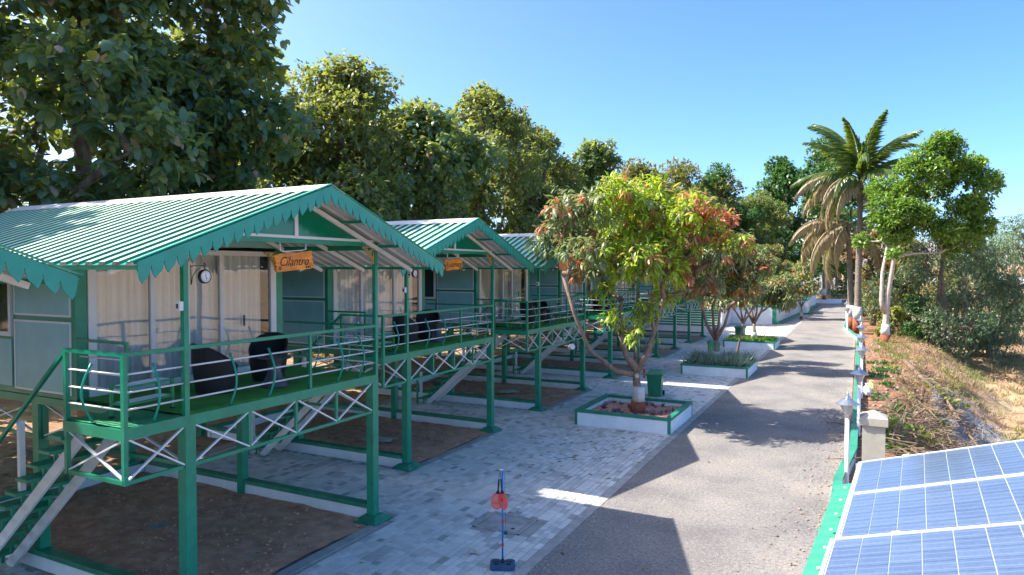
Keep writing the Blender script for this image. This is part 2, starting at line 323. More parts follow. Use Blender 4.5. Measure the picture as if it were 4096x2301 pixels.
def link(name, data, parent=None, loc=None, rot=None, scale=None, **kw):
    o = bpy.data.objects.new(name, data); COL.objects.link(o)
    if parent: o.parent = parent
    if loc is not None: o.location = loc
    if rot is not None: o.rotation_euler = rot
    if scale is not None: o.scale = scale if hasattr(scale, '__len__') else (scale,) * 3
    for k, v in kw.items(): o[k] = v
    return o
def thing(name, label, cat, loc=(0, 0, 0), rz=0, group=None):
    o = bpy.data.objects.new(name, None); COL.objects.link(o); o.location = loc; o.rotation_euler = (0, 0, rz)
    o['label'] = label; o['category'] = cat
    if group: o['group'] = group
    return o
def tag(o, label, cat, group=None):
    o['label'] = label; o['category'] = cat
    if group: o['group'] = group
    return o
KIDS = {}
def copy_tree(o, parent=None):
    c = o.copy(); COL.objects.link(c)
    if parent: c.parent = parent
    for ch in list(o.children): copy_tree(ch, c)
    return c
def npmesh(name, V, F, mats, mi=None, smooth=False):
    """V (n,3), F (m,k) arrays"""
    me = bpy.data.meshes.new(name); n, m, k = len(V), len(F), F.shape[1]
    me.vertices.add(n); me.vertices.foreach_set('co', np.ascontiguousarray(V, dtype=np.float32).ravel())
    me.loops.add(m * k); me.loops.foreach_set('vertex_index', np.ascontiguousarray(F, dtype=np.int32).ravel())
    me.polygons.add(m); me.polygons.foreach_set('loop_start', np.arange(0, m * k, k, dtype=np.int32))
    try: me.polygons.foreach_set('loop_total', np.full(m, k, dtype=np.int32))
    except Exception: pass
    for q in (mats if isinstance(mats, (list, tuple)) else [mats]): me.materials.append(MATS[q])
    if mi is not None: me.polygons.foreach_set('material_index', np.ascontiguousarray(mi, dtype=np.int32))
    if smooth: me.polygons.foreach_set('use_smooth', np.ones(m, dtype=bool))
    me.update(); me.validate(); return me
def norm(a): return a / np.maximum(np.linalg.norm(a, axis=1, keepdims=True), 1e-9)
LF = np.array([[0, 1, 5], [1, 3, 5], [3, 6, 5], [6, 4, 5], [4, 2, 5], [2, 0, 5]])
def leaves(P, D, U, L, W, droop=.15, fold=.07):
    """seven point folded leaf blades"""
    D = norm(D); S = norm(np.cross(D, U)); N = np.cross(S, D); L = L[:, None]; W = W[:, None]
    r1 = P + D * L * .28 + S * W * .46; l1 = P + D * L * .28 - S * W * .46
    r2 = P + D * L * .68 + S * W * .40 - N * droop * L * .45; l2 = P + D * L * .68 - S * W * .40 - N * droop * L * .45
    mid = P + D * L * .5 + N * (L * fold - droop * L * .15); tip = P + D * L * .98 - N * droop * L
    V = np.stack([P, r1, l1, r2, l2, mid, tip], 1).reshape(-1, 3)
    F = (LF[None] + 7 * np.arange(len(P))[:, None, None]).reshape(-1, 3)
    return V, F
def rdir(n): return norm(rng.normal(size=(n, 3)))
def blob_points(blobs, n, shell=.5):
    b = np.array(blobs, float); w = b[:, 3] ** 2.2; idx = rng.choice(len(b), n, p=w / w.sum())
    d = rdir(n); d[:, 2] = np.where(rng.rand(n) < .3, np.abs(d[:, 2]), d[:, 2]); u = rng.rand(n) ** shell
    s = np.ones((n, 3)); s[:, 2] = .82
    return b[idx, :3] + d * s * (b[idx, 3] * u)[:, None], d, idx
def crown_leaves(P, d, per, L, W, droop, spread=.3, hang=.0):
    n = len(P); P2 = np.repeat(P, per, 0) + rng.normal(size=(n * per, 3)) * spread * L
    D = rdir(n * per) * .9 + np.repeat(d, per, 0) * .5; D[:, 2] -= hang
    U = rdir(n * per) * .5 + np.array([0, 0, 1.])
    s = .65 + .7 * rng.rand(n * per)
    return leaves(P2, D, U, L * s, W * s, droop)
def cluster_mesh(name, k, L, W, droop, matname, hang=.5, seed=0):
    r0 = np.random.RandomState(seed); a = np.arange(k) * 2.4 + r0.rand(k) * .6
    D = np.stack([np.cos(a), np.sin(a), .35 - hang * (.4 + r0.rand(k))], 1); P = D * .04 * L; P[:, 2] += r0.rand(k) * .2 * L
    s = .75 + .5 * r0.rand(k); V, F = leaves(P, D, np.tile([0, 0, 1.], (k, 1)), L * s, W * s, droop)
    return npmesh(name, V, F, matname)
def limb_path(a, b, j=.12, n=5):
    a = Vector(a); b = Vector(b); L = (b - a).length; out = []
    for i in range(n + 1):
        t = i / n; p = a.lerp(b, t); w = math.sin(math.pi * t) * j * L
        p += Vector((random.uniform(-1, 1), random.uniform(-1, 1), random.uniform(-.2, 1))) * w * .6
        out.append(p)
    return out
def make_branches(mb, nodes, blobs, r0, r1=.015, sides=6, j=.12, twigs=3):
    """a limb from the nearest lower node to each blob"""
    nodes = [Vector(n) for n in nodes]
    for (x, y, z, r) in sorted(blobs, key=lambda b: b[2]):
        c = Vector((x, y, z)); best = min(nodes, key=lambda n: (n - c).length + (3 if n.z > c.z else 0))
        pth = limb_path(best, c, j); k = len(pth)
        mb.tube(pth, [r0 * .55 * (1 - i / (k - 1)) + r1 for i in range(k)], sides, cap=False)
        nodes.append(pth[-2])
        for _ in range(twigs):
            e = c + Vector((random.gauss(0, 1), random.gauss(0, 1), random.gauss(.3, .8))).normalized() * r * .85
            mb.tube(limb_path(pth[-2], e, .1, 3), [r1 * 1.2, r1, r1 * .7, r1 * .4], 4, cap=False)
def make_tree(name, label, cat, base, trunk, rad, blobs, leafmat, L, W, n_merged, per=6, n_obj=0, objmats=None, group=None, bark='bark',
              droop=.15, hang=.0, bands=None, twigs=3, sides=9, shell=.5, cluster_k=7, trunks=None, mats_mix=None):
    """trunk: list of local points; blobs local (x, y, z, r)"""
    t = thing(name, label, cat, base, 0, group)
    mb = MB(); allnodes = []
    for tr_, rr in [(trunk, rad)] + (trunks or []):
        k = len(tr_); mb.tube(tr_, [rr * (1.25 if i == 0 else 1 - .5 * i / (k - 1)) for i in range(k)], sides); allnodes += tr_[max(1, k // 2):]
    mb.build('trunk', bark, t, smooth=True)
    mbb = MB(); make_branches(mbb, allnodes, blobs, rad * .8, sides=6, twigs=twigs); mbb.build('branches', bark, t, smooth=True, kind='stuff')
    if bands:
        for (z0, z1, mname, tr_, rr) in bands:
            p0, p1 = Vector(tr_[0]), Vector(tr_[1]); dz = p1.z - p0.z
            q = lambda z: p0.lerp(p1, (z - p0.z) / dz)
            MB().tube([q(z0), q((z0 + z1) / 2), q(z1)], [rr * (1.27 - .10 * max(z0, 0)), rr * (1.2 - .08 * max(z0, 0)), rr * (1.14 - .08 * max(z0, 0))], sides + 3).build('painted_band', mname, t, smooth=True)
    P, d, idx = blob_points(blobs, n_merged, shell)
    V, F = crown_leaves(P, d, per, L, W, droop, hang=hang)
    if mats_mix:
        mats, fn = mats_mix; mi = np.repeat(fn(P, idx), per * 6)
        c = link('crown', npmesh('crown', V, F, mats, mi), t)
    else:
        c = link('crown', npmesh('crown', V, F, leafmat), t)
    c['kind'] = 'stuff'
    if n_obj:
        P, d, idx = blob_points(blobs, n_obj, .18)
        for i in range(n_obj):
            ms = objmats(P[i], idx[i]) if callable(objmats) else objmats
            link('leaf_cluster', ms[i % len(ms)], t, P[i], (rng.uniform(-.5, .5), rng.uniform(-.5, .5), rng.uniform(0, 6.28)), rng.uniform(.8, 1.25))
    return t
def shrink(o, s): o.scale = (s, s, s)

# ---------------------------------------------------------------- the setting: ground, hills, road, paving
def sstep(t): t = np.clip(t, 0, 1); return t * t * (3 - 2 * t)
def H(x, y):
    """ground height"""
    x = np.asarray(x, float); y = np.asarray(y, float)
    berm = .42 + 2.2 * sstep((y - 26) / 22.) + .2 * np.sin(y * .8)
    wid = 3.6 + 1.2 * sstep((y - 20) / 20.)
    z = -2.3 * sstep((x - berm) / wid) - .5 * sstep((x - 12) / 30.)
    n = .22 * np.sin(x * 2.1 + 1.3 * np.sin(y * .9)) * np.sin(y * 1.4 + x * .6) + .09 * np.sin(x * 5.3 + y * 2.2) * np.sin(y * 4.1 - x * 3)
    z += n * sstep((x - berm) / 1.2)
    z = np.where(y > 78, z * (1 - sstep((y - 78) / 25.)), z)
    return z - .05
xs = np.unique(np.concatenate([-np.geomspace(18, 6000, 26), np.arange(-18, .3, 2.), np.arange(.3, 14, .28), np.arange(14, 60, 2.5), np.geomspace(60, 6000, 26)]))
ys = np.unique(np.concatenate([-np.geomspace(10, 3000, 14), np.arange(-9, 8, 2.), np.arange(8, 72, .4), np.arange(72, 140, 4), np.geomspace(140, 9000, 26)]))
X, Y = np.meshgrid(xs, ys); Z = H(X, Y)
V = np.stack([X.ravel(), Y.ravel(), Z.ravel()], 1); nx, ny = len(xs), len(ys)
i = np.arange(nx - 1)[None] + nx * np.arange(ny - 1)[:, None]; F = np.stack([i, i + 1, i + 1 + nx, i + nx], -1).reshape(-1, 4)
link('ground', npmesh('ground', V, F, 'ground_soil', smooth=True), kind='structure')
def hill(pts, name, depth=900):
    """ridge of hills: list of (x, y, height) crest points"""
    V = []; rows = 5; n = len(pts)
    for r in range(rows):
        t = r / (rows - 1)
        for i, (x, y, h) in enumerate(pts):
            k = 1 - abs(t * 2 - 1); d = Vector((x, y)).normalized() * (t - .5) * 2 * depth
            V.append((x + d.x, y + d.y, h * k + (noise.noise(Vector((x * .002, y * .002, r * 3.))) * h * .25 if 0 < r < rows - 1 else -20)))
    F = [(r * n + i, r * n + i + 1, (r + 1) * n + i + 1, (r + 1) * n + i) for r in range(rows - 1) for i in range(n - 1)]
    mb = MB(); mb.add(V, F); return mb.build(name, 'hill', smooth=True, kind='structure')
def ridge(b0, b1, dist, h0, h1, n=40, jit=.2, seed=1):
    out = []
    for i in range(n):
        t = i / (n - 1); b = R(b0 + (b1 - b0) * t); h = h0 + (h1 - h0) * t
        h *= 1 + jit * noise.noise(Vector((t * 6 + seed, seed * 2.1, 0))) + jit * .4 * noise.noise(Vector((t * 22 + seed, 0, 4.)))
        out.append((math.sin(b) * dist, math.cos(b) * dist, max(h, 8)))
    return out
hill(ridge(-16, 8, 2900, 300, 90, seed=2), 'hills')
hill(ridge(2, 60, 4200, 110, 150, seed=5, jit=.35), 'hills', 1200)

MB().box(-4.44, -.20, -14, 150, -.045, 0).build('road', 'asphalt', kind='structure')
mb = MB(); mb.box(-14.8, -4.46, -14, 76, -.045, -.006); mb.build('paving_base', 'concrete', kind='structure')

# cottage positions along the row: (front x, left column y, y scale, z)
COT = [(-7.81, -.92, 1.0, -.15), (-7.81, 5.95, 1.0, 0), (-9.22, 12.80, 1.045, 0), (-9.24, 20.08, 1.045, 0), (-9.28, 27.42, 1.045, 0), (-9.34, 34.95, 1.045, 0), (-9.4, 42.9, 1.08, 0)]
CW = 4.0

paving = thing('paving', '', '', (0, 0, 0)); del paving['label']; del paving['category']; paving['kind'] = 'structure'
def in_pave(x, y):
    if x > -4.62 or y < 3.0 or y > 57: return False
    if -6.14 < x < -5.18 and 10.44 < y < 11.26: return False
    for (cx, cy, s, z) in COT[1:]:
        if cy - .03 < y < cy + CW * s + .06: return x > cx + .24
    if y > 49: return x > -9.2
    return x > (-14.4 if y < 40 else -12)
tiles = []; x = -4.62; k = 0
while x > -14.4:
    w = (.125, .125, .125, .25, .125, .125)[k % 6]; k += 1; y = 3.0 + (k % 3) * .05; far = x < -9.3
    while y < 57:
        L = random.choice((.125, .125, .25, .25))
        if w > .2: L = random.choice((.125, .125, .25))
        cx, cyy = x - w / 2, y + L / 2
        if in_pave(cx - w * .35, cyy) and in_pave(cx + w * .35, cyy) and in_pave(cx, y + .02) and in_pave(cx, y + L - .02): tiles.append((cx, cyy, w, L))
        y += L
    x -= w
def in_view(x, y, z=0):
    d = -.454 * x + .891 * y; l = .891 * x + .454 * y
    return d > 1 and abs(l / d) < .75 and (4.6 - z) / d < .46
tiles.sort(key=lambda t: (not in_view(t[0], t[1]), t[0] ** 2 + t[1] ** 2))
near, rest = tiles[:290], tiles[290:]
def brick(mb, x, y, w, L, z0, z1, g=.004, c=.005):
    a, b, c0, d = x - w / 2 + g, x + w / 2 - g, y - L / 2 + g, y + L / 2 - g
    mb.add([(a, c0, z0), (b, c0, z0), (b, d, z0), (a, d, z0), (a, c0, z1 - c), (b, c0, z1 - c), (b, d, z1 - c), (a, d, z1 - c),
            (a + c, c0 + c, z1), (b - c, c0 + c, z1), (b - c, d - c, z1), (a + c, d - c, z1)],
           [(0, 1, 5, 4), (1, 2, 6, 5), (2, 3, 7, 6), (3, 0, 4, 7), (4, 5, 9, 8), (5, 6, 10, 9), (6, 7, 11, 10), (7, 4, 8, 11), (8, 9, 10, 11)])
pm = {}
for (x, y, w, L) in near:
    key = (round(w, 3), round(L, 3))
    if key not in pm:
        mb = MB(); brick(mb, 0, 0, w, L, -.004, .012); pm[key] = mb.mesh('paver', 'paver')
    link('paver', pm[key], paving, (x, y, random.uniform(-.0015, .0015)), (random.uniform(-.004, .004), random.uniform(-.004, .004), 0))
mb = MB()
for (x, y, w, L) in rest:
    dz = random.uniform(-.0015, .0015); brick(mb, x, y, w, L, -.004, .012 + dz)
mb.build('paver_field', 'paver', paving, kind='stuff')
# concrete edging
mb = MB(); y = 3.
while y < 57:
    L = random.uniform(.55, .65); mb.box(-4.615, -4.43, y + .003, y + L - .003, -.03, .010 + random.uniform(-.002, .002)); y += L
mb.build('edging_stones', 'concrete', kind='structure')
mb = MB()
for (cx, cy, s, z) in COT[1:]: mb.box(cx + .03, cx + .235, cy + .1, cy + CW * s - .05, -.03, .016)
mb.build('bed_edging', 'concrete', kind='structure')

# manhole cover
t = thing('manhole_cover', 'square concrete manhole cover set in the paving behind the racket stand', 'manhole cover', (-5.66, 10.85, 0))
MB().box(-.46, -.40, -.40, .40, -.02, .016).box(.40, .46, -.40, .40, -.02, .016).box(-.46, .46, -.40, -.34, -.02, .0155).box(-.46, .46, .34, .40, -.02, .0155).build('frame', 'concrete', t)
MB().box(-.385, .385, -.325, .325, -.02, .013).build('lid', 'concrete', t)
MB().lathe([(0, .016), (.035, .016), (.035, .010)], 12, (.25, -.2, 0)).build('lifting_hole', 'sign_dark', t)

# soil beds and their low walls
ORD = ['first', 'second', 'third', 'fourth', 'fifth', 'sixth']
for k, (cx, cy, s, z) in enumerate(COT[1:]):
    y1 = cy + CW * s; n = 26
    V = []; 
    for a in range(n + 1):
        for b in range(n + 1):
            xx = cx + .02 - (6.6) * a / n; yy = cy + .1 + (y1 - cy - .2) * b / n
            V.append((xx, yy, .03 + .05 * noise.noise(Vector((xx * 1.1, yy * 1.3, 0))) + .03 * noise.noise(Vector((xx * 5, yy * 5, 3)))))
    F = [(a * (n + 1) + b, a * (n + 1) + b + 1, (a + 1) * (n + 1) + b + 1, (a + 1) * (n + 1) + b) for a in range(n) for b in range(n)]
    F = [tuple(reversed(f)) for f in F]
    mb = MB(); mb.add(V, F); mb.build('soil_bed', 'soil', smooth=True, kind='structure')
    t = thing('bed_wall', f'low white wall with green coping round the soil bed under the {ORD[k]} whole cottage from the camera', 'low wall', (cx, cy, 0), 0, 'low walls round the soil beds')
    w = y1 - cy
    MB().box(-6.5, -.16, -.02, .10, 0, .22).build('near_wall', 'wall_white', t)
    MB().box(-6.53, -.16, -.05, .13, .222, .30).build('near_coping', 'coping_green', t)
    MB().box(-6.5, -.16, w - .10, w + .02, 0, .22).build('far_wall', 'wall_white', t)
    MB().box(-6.53, -.16, w - .13, w + .05, .222, .30).build('far_coping', 'coping_green', t)
    MB().box(-6.66, -6.54, -.02, w + .02, 0, .22).build('rear_wall', 'wall_white', t)
    MB().box(-6.69, -6.535, -.05, w + .05, .223, .301).build('rear_coping', 'coping_green', t)

# ---------------------------------------------------------------- stilt cottage
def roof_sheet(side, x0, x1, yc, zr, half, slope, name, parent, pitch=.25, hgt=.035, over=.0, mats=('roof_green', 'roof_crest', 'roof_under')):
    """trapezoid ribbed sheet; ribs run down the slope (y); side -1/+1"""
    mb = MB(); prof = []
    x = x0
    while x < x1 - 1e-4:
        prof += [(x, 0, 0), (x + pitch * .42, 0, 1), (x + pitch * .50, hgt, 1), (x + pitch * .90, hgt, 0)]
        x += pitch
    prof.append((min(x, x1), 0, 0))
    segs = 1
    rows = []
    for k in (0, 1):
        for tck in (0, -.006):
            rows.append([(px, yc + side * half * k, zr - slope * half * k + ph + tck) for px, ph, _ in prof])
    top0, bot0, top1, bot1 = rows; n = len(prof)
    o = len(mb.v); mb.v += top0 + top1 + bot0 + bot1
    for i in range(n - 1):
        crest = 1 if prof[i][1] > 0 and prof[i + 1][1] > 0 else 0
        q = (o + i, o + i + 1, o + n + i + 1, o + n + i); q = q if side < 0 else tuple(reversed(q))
        # crest material only on the flat top, its paleness painting in the sun glare
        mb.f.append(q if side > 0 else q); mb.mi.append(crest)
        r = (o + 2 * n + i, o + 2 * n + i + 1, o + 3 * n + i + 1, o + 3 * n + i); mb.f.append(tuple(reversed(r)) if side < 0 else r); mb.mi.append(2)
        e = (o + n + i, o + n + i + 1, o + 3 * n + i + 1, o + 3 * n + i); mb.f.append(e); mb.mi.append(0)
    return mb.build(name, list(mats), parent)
def barge(side, xf, yc, zr, half, slope, n, name, parent):
    """scalloped leaf-edged board"""
    L = half; p = L / n; top = []; bot = []
    for i in range(n):
        u0 = i * p
        # leaf-like curved tooth that leans down-slope, with a narrow notch after it
        for a, dz in ((0.0, -.088), (.03, -.13), (.10, -.168), (.24, -.195), (.42, -.212), (.56, -.228), (.66, -.245), (.74, -.222), (.84, -.19), (.92, -.15), (.955, -.11), (.97, -.088)):
            u = u0 + a * p; bot.append((u, dz))
    bot.append((L, -.088))
    mb = MB(); m = len(bot); vs = []
    for xx in (xf, xf + .014):
        for u, dz in bot: vs.append((xx, yc + side * u, zr - slope * u + .02))
        for u, dz in bot: vs.append((xx, yc + side * u, zr - slope * u + dz))
    fs = []
    for i in range(m - 1):
        fs += [(i, i + 1, m + i + 1, m + i), (2 * m + i + 1, 2 * m + i, 3 * m + i, 3 * m + i + 1),
               (i, 2 * m + i, 2 * m + i + 1, i + 1), (m + i, m + i + 1, 3 * m + i + 1, 3 * m + i)]
    mb.add(vs, fs); o = mb.build(name, 'barge_green', parent)
    return o
def scroll(mb, y0, z0, sy, s=.30, x=-.03):
    """cast scroll bracket in the corner at (y0, z0), growing towards sy*y and down"""
    def T(pts, r=.009):
        mb.tube([(x, y0 + sy * a * s, z0 - b * s) for a, b in pts], r, 6)
    T([(0, 0), (.5, .0), (1, .0)], .012); T([(0, 0), (0, .5), (0, 1)], .012)
    T([(1, .03), (.8, .12), (.62, .26), (.42, .45), (.2, .68), (.05, .97)], .011)
    for cx_, cy_, r in ((.3, .3, .19), (.62, .13, .10), (.13, .62, .10), (.16, .14, .1)):
        T([(cx_ + r * (1 - t / 14) * math.cos(t * .8), cy_ + r * (1 - t / 14) * math.sin(t * .8)) for t in range(11)], .008)
    for cx_, cy_ in ((.95, .06), (.06, .95), (.5, .5)):
        mb.lathe([(0, -.02), (.018, 0), (0, .02)], 8, (x, y0 + sy * cx_ * s, z0 - cy_ * s))
def brace_x(parent, p00, p11, p01, p10, w=.036):
    MB().bar(p00, p11, w, .02).build('brace', 'white_paint', parent)
    off = Vector((.006, .006, 0)); MB().bar(Vector(p01) + off, Vector(p10) + off, w, .02).build('brace', 'white_paint', parent)
def make_cottage():
    t = thing('stilt_cottage', '', 'cottage', (0, 0, 0), 0, 'green stilt cottages in a row beside the road')
    W = CW; c = W / 2; ZD = 2.68; S = .155; ZR, HALF, SL = 5.83, 3.11, .376; XF = .69; XB = -7.56; HX = -2.35
    yr = W - S
    def ztop(y): return ZR - SL * abs(y - c)
    # columns under the deck
    for x in (-S, -3.5, -7.1):
        for y in (0, yr):
            MB().box(x, x + S, y, y + S, -.02, 2.54).build('column', 'green_paint', t)
    for y in (0, yr):
        a = .25; mb = MB(); cx, cy = -S / 2, y + S / 2
        mb.add([(cx - a, cy - a, 0), (cx + a, cy - a, 0), (cx + a, cy + a, 0), (cx - a, cy + a, 0)] + [(cx - .13, cy - .13, .12), (cx + .13, cy - .13, .12), (cx + .13, cy + .13, .12), (cx - .13, cy + .13, .12)] +
               [(cx - a, cy - a, .03), (cx + a, cy - a, .03), (cx + a, cy + a, .03), (cx - a, cy + a, .03)],
               [(0, 1, 9, 8), (1, 2, 10, 9), (2, 3, 11, 10), (3, 0, 8, 11), (8, 9, 5, 4), (9, 10, 6, 5), (10, 11, 7, 6), (11, 8, 4, 7), (4, 5, 6, 7)])
        mb.build('footing', 'coping_green', t)
    # deck
    MB().box(-.07, 0, -.83, W, 2.54, 2.684).build('deck_beam', 'green_paint', t)
    MB().box(XB + .3, -.071, -.0, .07, 2.541, 2.66).build('deck_beam', 'green_paint', t)
    MB().box(XB + .3, -.071, yr + .085, W, 2.541, 2.66).build('deck_beam', 'green_paint', t)
    MB().box(-1.17, -.071, -.83, -.76, 2.53, 2.668).build('deck_beam', 'green_paint', t)
    MB().box(-1.24, -1.172, -.83, .0, 2.53, 2.668).build('deck_beam', 'green_paint', t)
    MB().box(-7.3, -.072, .072, W - .072, 2.60, 2.665).build('deck_floor', 'green_paint', t)
    MB().box(-1.17, -.072, -.759, .0, 2.60, 2.672).build('landing_floor', 'green_paint', t)
    # mats, ragged outer edge
    n = 60; V = []
    for i in range(n + 1):
        y = .01 + (W - .03) * i / n; e = -.035 + .018 * math.sin(i * .7) + random.uniform(-.008, .008); z = 2.70 + .012 * noise.noise(Vector((i * .3, 0, 0)))
        V += [(HX + .02, y, 2.667), (HX + .02, y, 2.70), (e - .03, y, z), (e, y, 2.684)]
    F = [(4 * i + a, 4 * i + a + 1, 4 * i + 5 + a, 4 * i + 4 + a) for i in range(n) for a in range(3)]
    F = [tuple(reversed(f)) for f in F]
    mb = MB(); mb.add(V, F); mb.build('carpet', 'carpet', t)
    V = []; n = 12
    for i in range(n + 1):
        for j in range(n + 1):
            V.append((-1.165 + 1.13 * i / n, -.80 + .79 * j / n, 2.684 + .012 * noise.noise(Vector((i * .5, j * .5, 0))) + (.02 if i == 0 and j % 4 < 2 else 0)))
    mb = MB(); mb.add(V, [(i * (n + 1) + j, (i + 1) * (n + 1) + j, (i + 1) * (n + 1) + j + 1, i * (n + 1) + j + 1) for i in range(n) for j in range(n)])
    mb.build('landing_mat', 'landing_mat', t, smooth=True)
    # truss below the deck
    zl = 2.02
    MB().box(-.06, -.02, -.83, W - S, zl - .03, zl + .02).build('lower_chord', 'green_paint', t)
    MB().box(-1.2, -.061, -.82, -.78, zl - .03, zl + .02).build('lower_chord', 'green_paint', t)
    MB().box(-.065, -.01, -.83, -.775, zl - .03, 2.54).build('truss_post', 'green_paint', t)
    MB().box(-1.22, -1.165, -.83, -.775, zl - .03, 2.53).build('truss_post', 'green_paint', t)
    MB().box(-1.22, -1.17, -.05, .0, zl - .03, 2.53).build('truss_post', 'green_paint', t)
    brace_x(t, (-1.16, -.80, zl + .02), (-.07, -.80, 2.53), (-1.16, -.80, 2.53), (-.07, -.80, zl + .02))
    brace_x(t, (-.04, -.77, zl + .02), (-.04, 0, 2.54), (-.04, -.77, 2.54), (-.04, 0, zl + .02))
    bay = (yr - S) / 4
    for i in range(4):
        y0 = S + i * bay + (.02 if i else 0); y1 = S + (i + 1) * bay - (.02 if i < 3 else 0)
        brace_x(t, (-.04, y0, zl + .02), (-.04, y1, 2.54), (-.04, y0, 2.54), (-.04, y1, zl + .02))
        if i: MB().box(-.06, -.02, y0 - .045, y0 - .0, zl + .02, 2.54).build('truss_post', 'green_paint', t)
    for ys_ in (.08, W - .08):
        MB().box(-3.35, -S, ys_ - .02, ys_ + .02, zl - .03, zl + .02).build('lower_chord', 'green_paint', t)
        MB().box(-7.0, -3.5, ys_ - .02, ys_ + .02, zl - .03, zl + .02).build('lower_chord', 'green_paint', t)
        for (xa, xb) in ((-1.75, -S), (-3.34, -1.75), (-5.2, -3.52), (-6.95, -5.2)):
            brace_x(t, (xa, ys_, zl + .02), (xb, ys_, 2.54), (xa, ys_, 2.54), (xb, ys_, zl + .02))
            MB().box(xa - .02, xa + .02, ys_ - .025, ys_ + .025, zl + .02, 2.54).build('truss_post', 'green_paint', t)
    MB().box(-3.44, -3.38, S, yr, zl - .03, zl + .02).build('lower_chord', 'green_paint', t)
    # posts above the deck
    p = .07
    for (x, y) in ((-p, 0), (-p, W - p)): MB().box(x, x + p, y, y + p, 2.685, 5.0).build('post', 'green_paint', t)
    # railing
    zt = 3.57
    MB().box(-.06, -.005, .07, W - p, zt - .025, zt + .025).build('top_rail', 'green_paint', t)
    MB().box(-.06, -.005, -.83, 0, zt - .025, zt + .025).build('top_rail', 'green_paint', t)
    MB().box(-1.2, -.061, -.83, -.78, zt - .024, zt + .024).build('top_rail', 'green_paint', t)
    MB().box(-.065, -.005, -.83, -.775, 2.685, zt - .026).build('rail_post', 'green_paint', t)
    MB().box(-1.22, -1.165, -.83, -.775, 2.67, zt - .026).build('rail_post', 'green_paint', t)
    MB().box(-.055, -.01, 2.28, 2.325, 2.685, zt - .026).build('rail_post', 'green_paint', t)
    MB().box(HX, -1.2, .0, .045, zt - .02, zt + .02).build('top_rail', 'green_paint', t)
    MB().box(-1.24, -1.2, .0, .045, 2.7, zt - .021).build('rail_post', 'green_paint', t)
    MB().box(HX + .1, -p, W - .055, W - .01, zt - .02, zt + .02).build('top_rail', 'green_paint', t)
    for z in (2.90, 3.11, 3.33):
        for (a, b) in (((-.035, .07, z), (-.035, 2.28, z)), ((-.035, 2.325, z), (-.035, W - p, z)), ((-.035, -.775, z), (-.035, 0, z)), ((-1.165, -.80, z), (-.065, -.80, z)),
                       ((HX + .1, W - .035, z), (-p, W - .035, z)), ((HX + .05, .03, z), (-1.24, .03, z))):
            MB().tube([a, b], .0125, 6).build('rail_bar', 'white_paint', t, smooth=True)
    def curved(x, y, ox, oy):
        pts = []; rr = []
        for i in range(13):
            u = i / 12; bow = math.sin(u * math.pi) * .13 - .02
            pts.append((x + ox * bow, y + oy * bow, 2.70 + u * .72)); rr.append(.015 if i not in (0, 12) else .022)
        MB().tube(pts, rr, 8).build('curved_baluster', 'barge_green', t, smooth=True)
    for (x, y) in ((-.02, -.42), (-.02, .75), (-.02, 1.45), (-.02, 2.95), (-.02, 3.5)): curved(x, y, 1, 0)
    curved(-.7, -.80, 0, -1)
    for x in (-.75, -1.5): curved(x, W - .02, 0, 1)
    # stairs behind the landing, going down away from the road
    N = 12; rise = 2.68 / N; go = rise / .85; x0 = -1.24
    for yy in (-.66, -.16):
        mb = MB(); mb.bar((x0 + .10, yy, 2.42), (x0 - 2.34 / .85 + .1, yy, .0), .045, .15); mb.build('stringer', 'white_paint', t)
    for i in range(1, N):
        z = 2.68 - i * rise; xc = x0 - (i - .5) * go
        tr = MB(); tr.box(xc - .14, xc - .11, -.86, .02, z - .04, z).box(xc + .11, xc + .14, -.86, .02, z - .04, z).box(xc - .11, xc + .11, -.86, -.83, z - .04, z).box(xc - .11, xc + .11, -.01, .02, z - .04, z)
        tro = tr.build('tread', 'green_paint', t)
        for q in range(4):
            MB().box(xc - .085 + q * .048, xc - .058 + q * .048, -.829, -.011, z - .03, z + .001).build('slat', 'green_paint', tro)
        for yy in (-.66, -.16): MB().box(xc - .10, xc - .06, yy - .02, yy + .02, z - .22, z - .041).build('tread_bracket', 'green_paint', t)
    MB().bar((-1.2, -.80, zt), (-1.2 - 2.55 / .85, -.80, zt - 2.55), .045, .045).build('handrail', 'green_paint', t)
    for d in (1.2, 2.9): MB().box(-1.2 - d - .035, -1.2 - d + .035, -.76, -.69, 2.62 - d * .85 - .1, zt - d * .85 - .02).build('handrail_post', 'white_paint', t)
    MB().box(-1.22 - 2.55 / .85, -1.17 - 2.55 / .85, -.83, -.78, -.0, zt - 2.56).build('handrail_post', 'green_paint', t)
    # header beams and roof structure
    MB().box(-.07, -.0, -.0, W, 5.0, 5.075).build('header_beam', 'green_paint', t)
    for y in (-.0, W - .06): MB().box(HX, -.071, y, y + .06, 4.94, 5.0).build('header_beam', 'green_paint', t)
    for dy in (1.0, 2.0, 3.04):
        for s in (-1, 1):
            y = c + s * dy; z = ztop(y) - .045; MB().box(XB, XF - .02, y - .025, y + .025, z - .05, z).build('purlin', 'green_paint', t)
    for x in (.03, -1.15, -2.25):
        for s in (-1, 1):
            mb = MB(); mb.bar((x, c, ZR - .13), (x, c + s * 3.0, ZR - .13 - SL * 3.0), .045, .07); mb.build('rafter', 'white_paint', t)
    # gable panels
    zg = 5.12
    for s in (-1, 1):
        tri = [(c + s * .04, zg), (c + s * 1.72, zg), (c + s * .04, zg + .62)]
        mb = MB(); mb.add([(-.03, y, z) for y, z in tri] + [(-.012, y, z) for y, z in tri], [(0, 1, 2), (5, 4, 3), (0, 3, 4, 1), (1, 4, 5, 2), (2, 5, 3, 0)])
        mb.build('gable_panel', 'gable_green', t)
    MB().box(-.035, -.0, .1, W - .1, 5.076, 5.118).build('gable_trim', 'white_frame', t)
    MB().box(-.04, .006, c - .035, c + .035, 5.119, 5.72).build('gable_trim', 'white_frame', t)
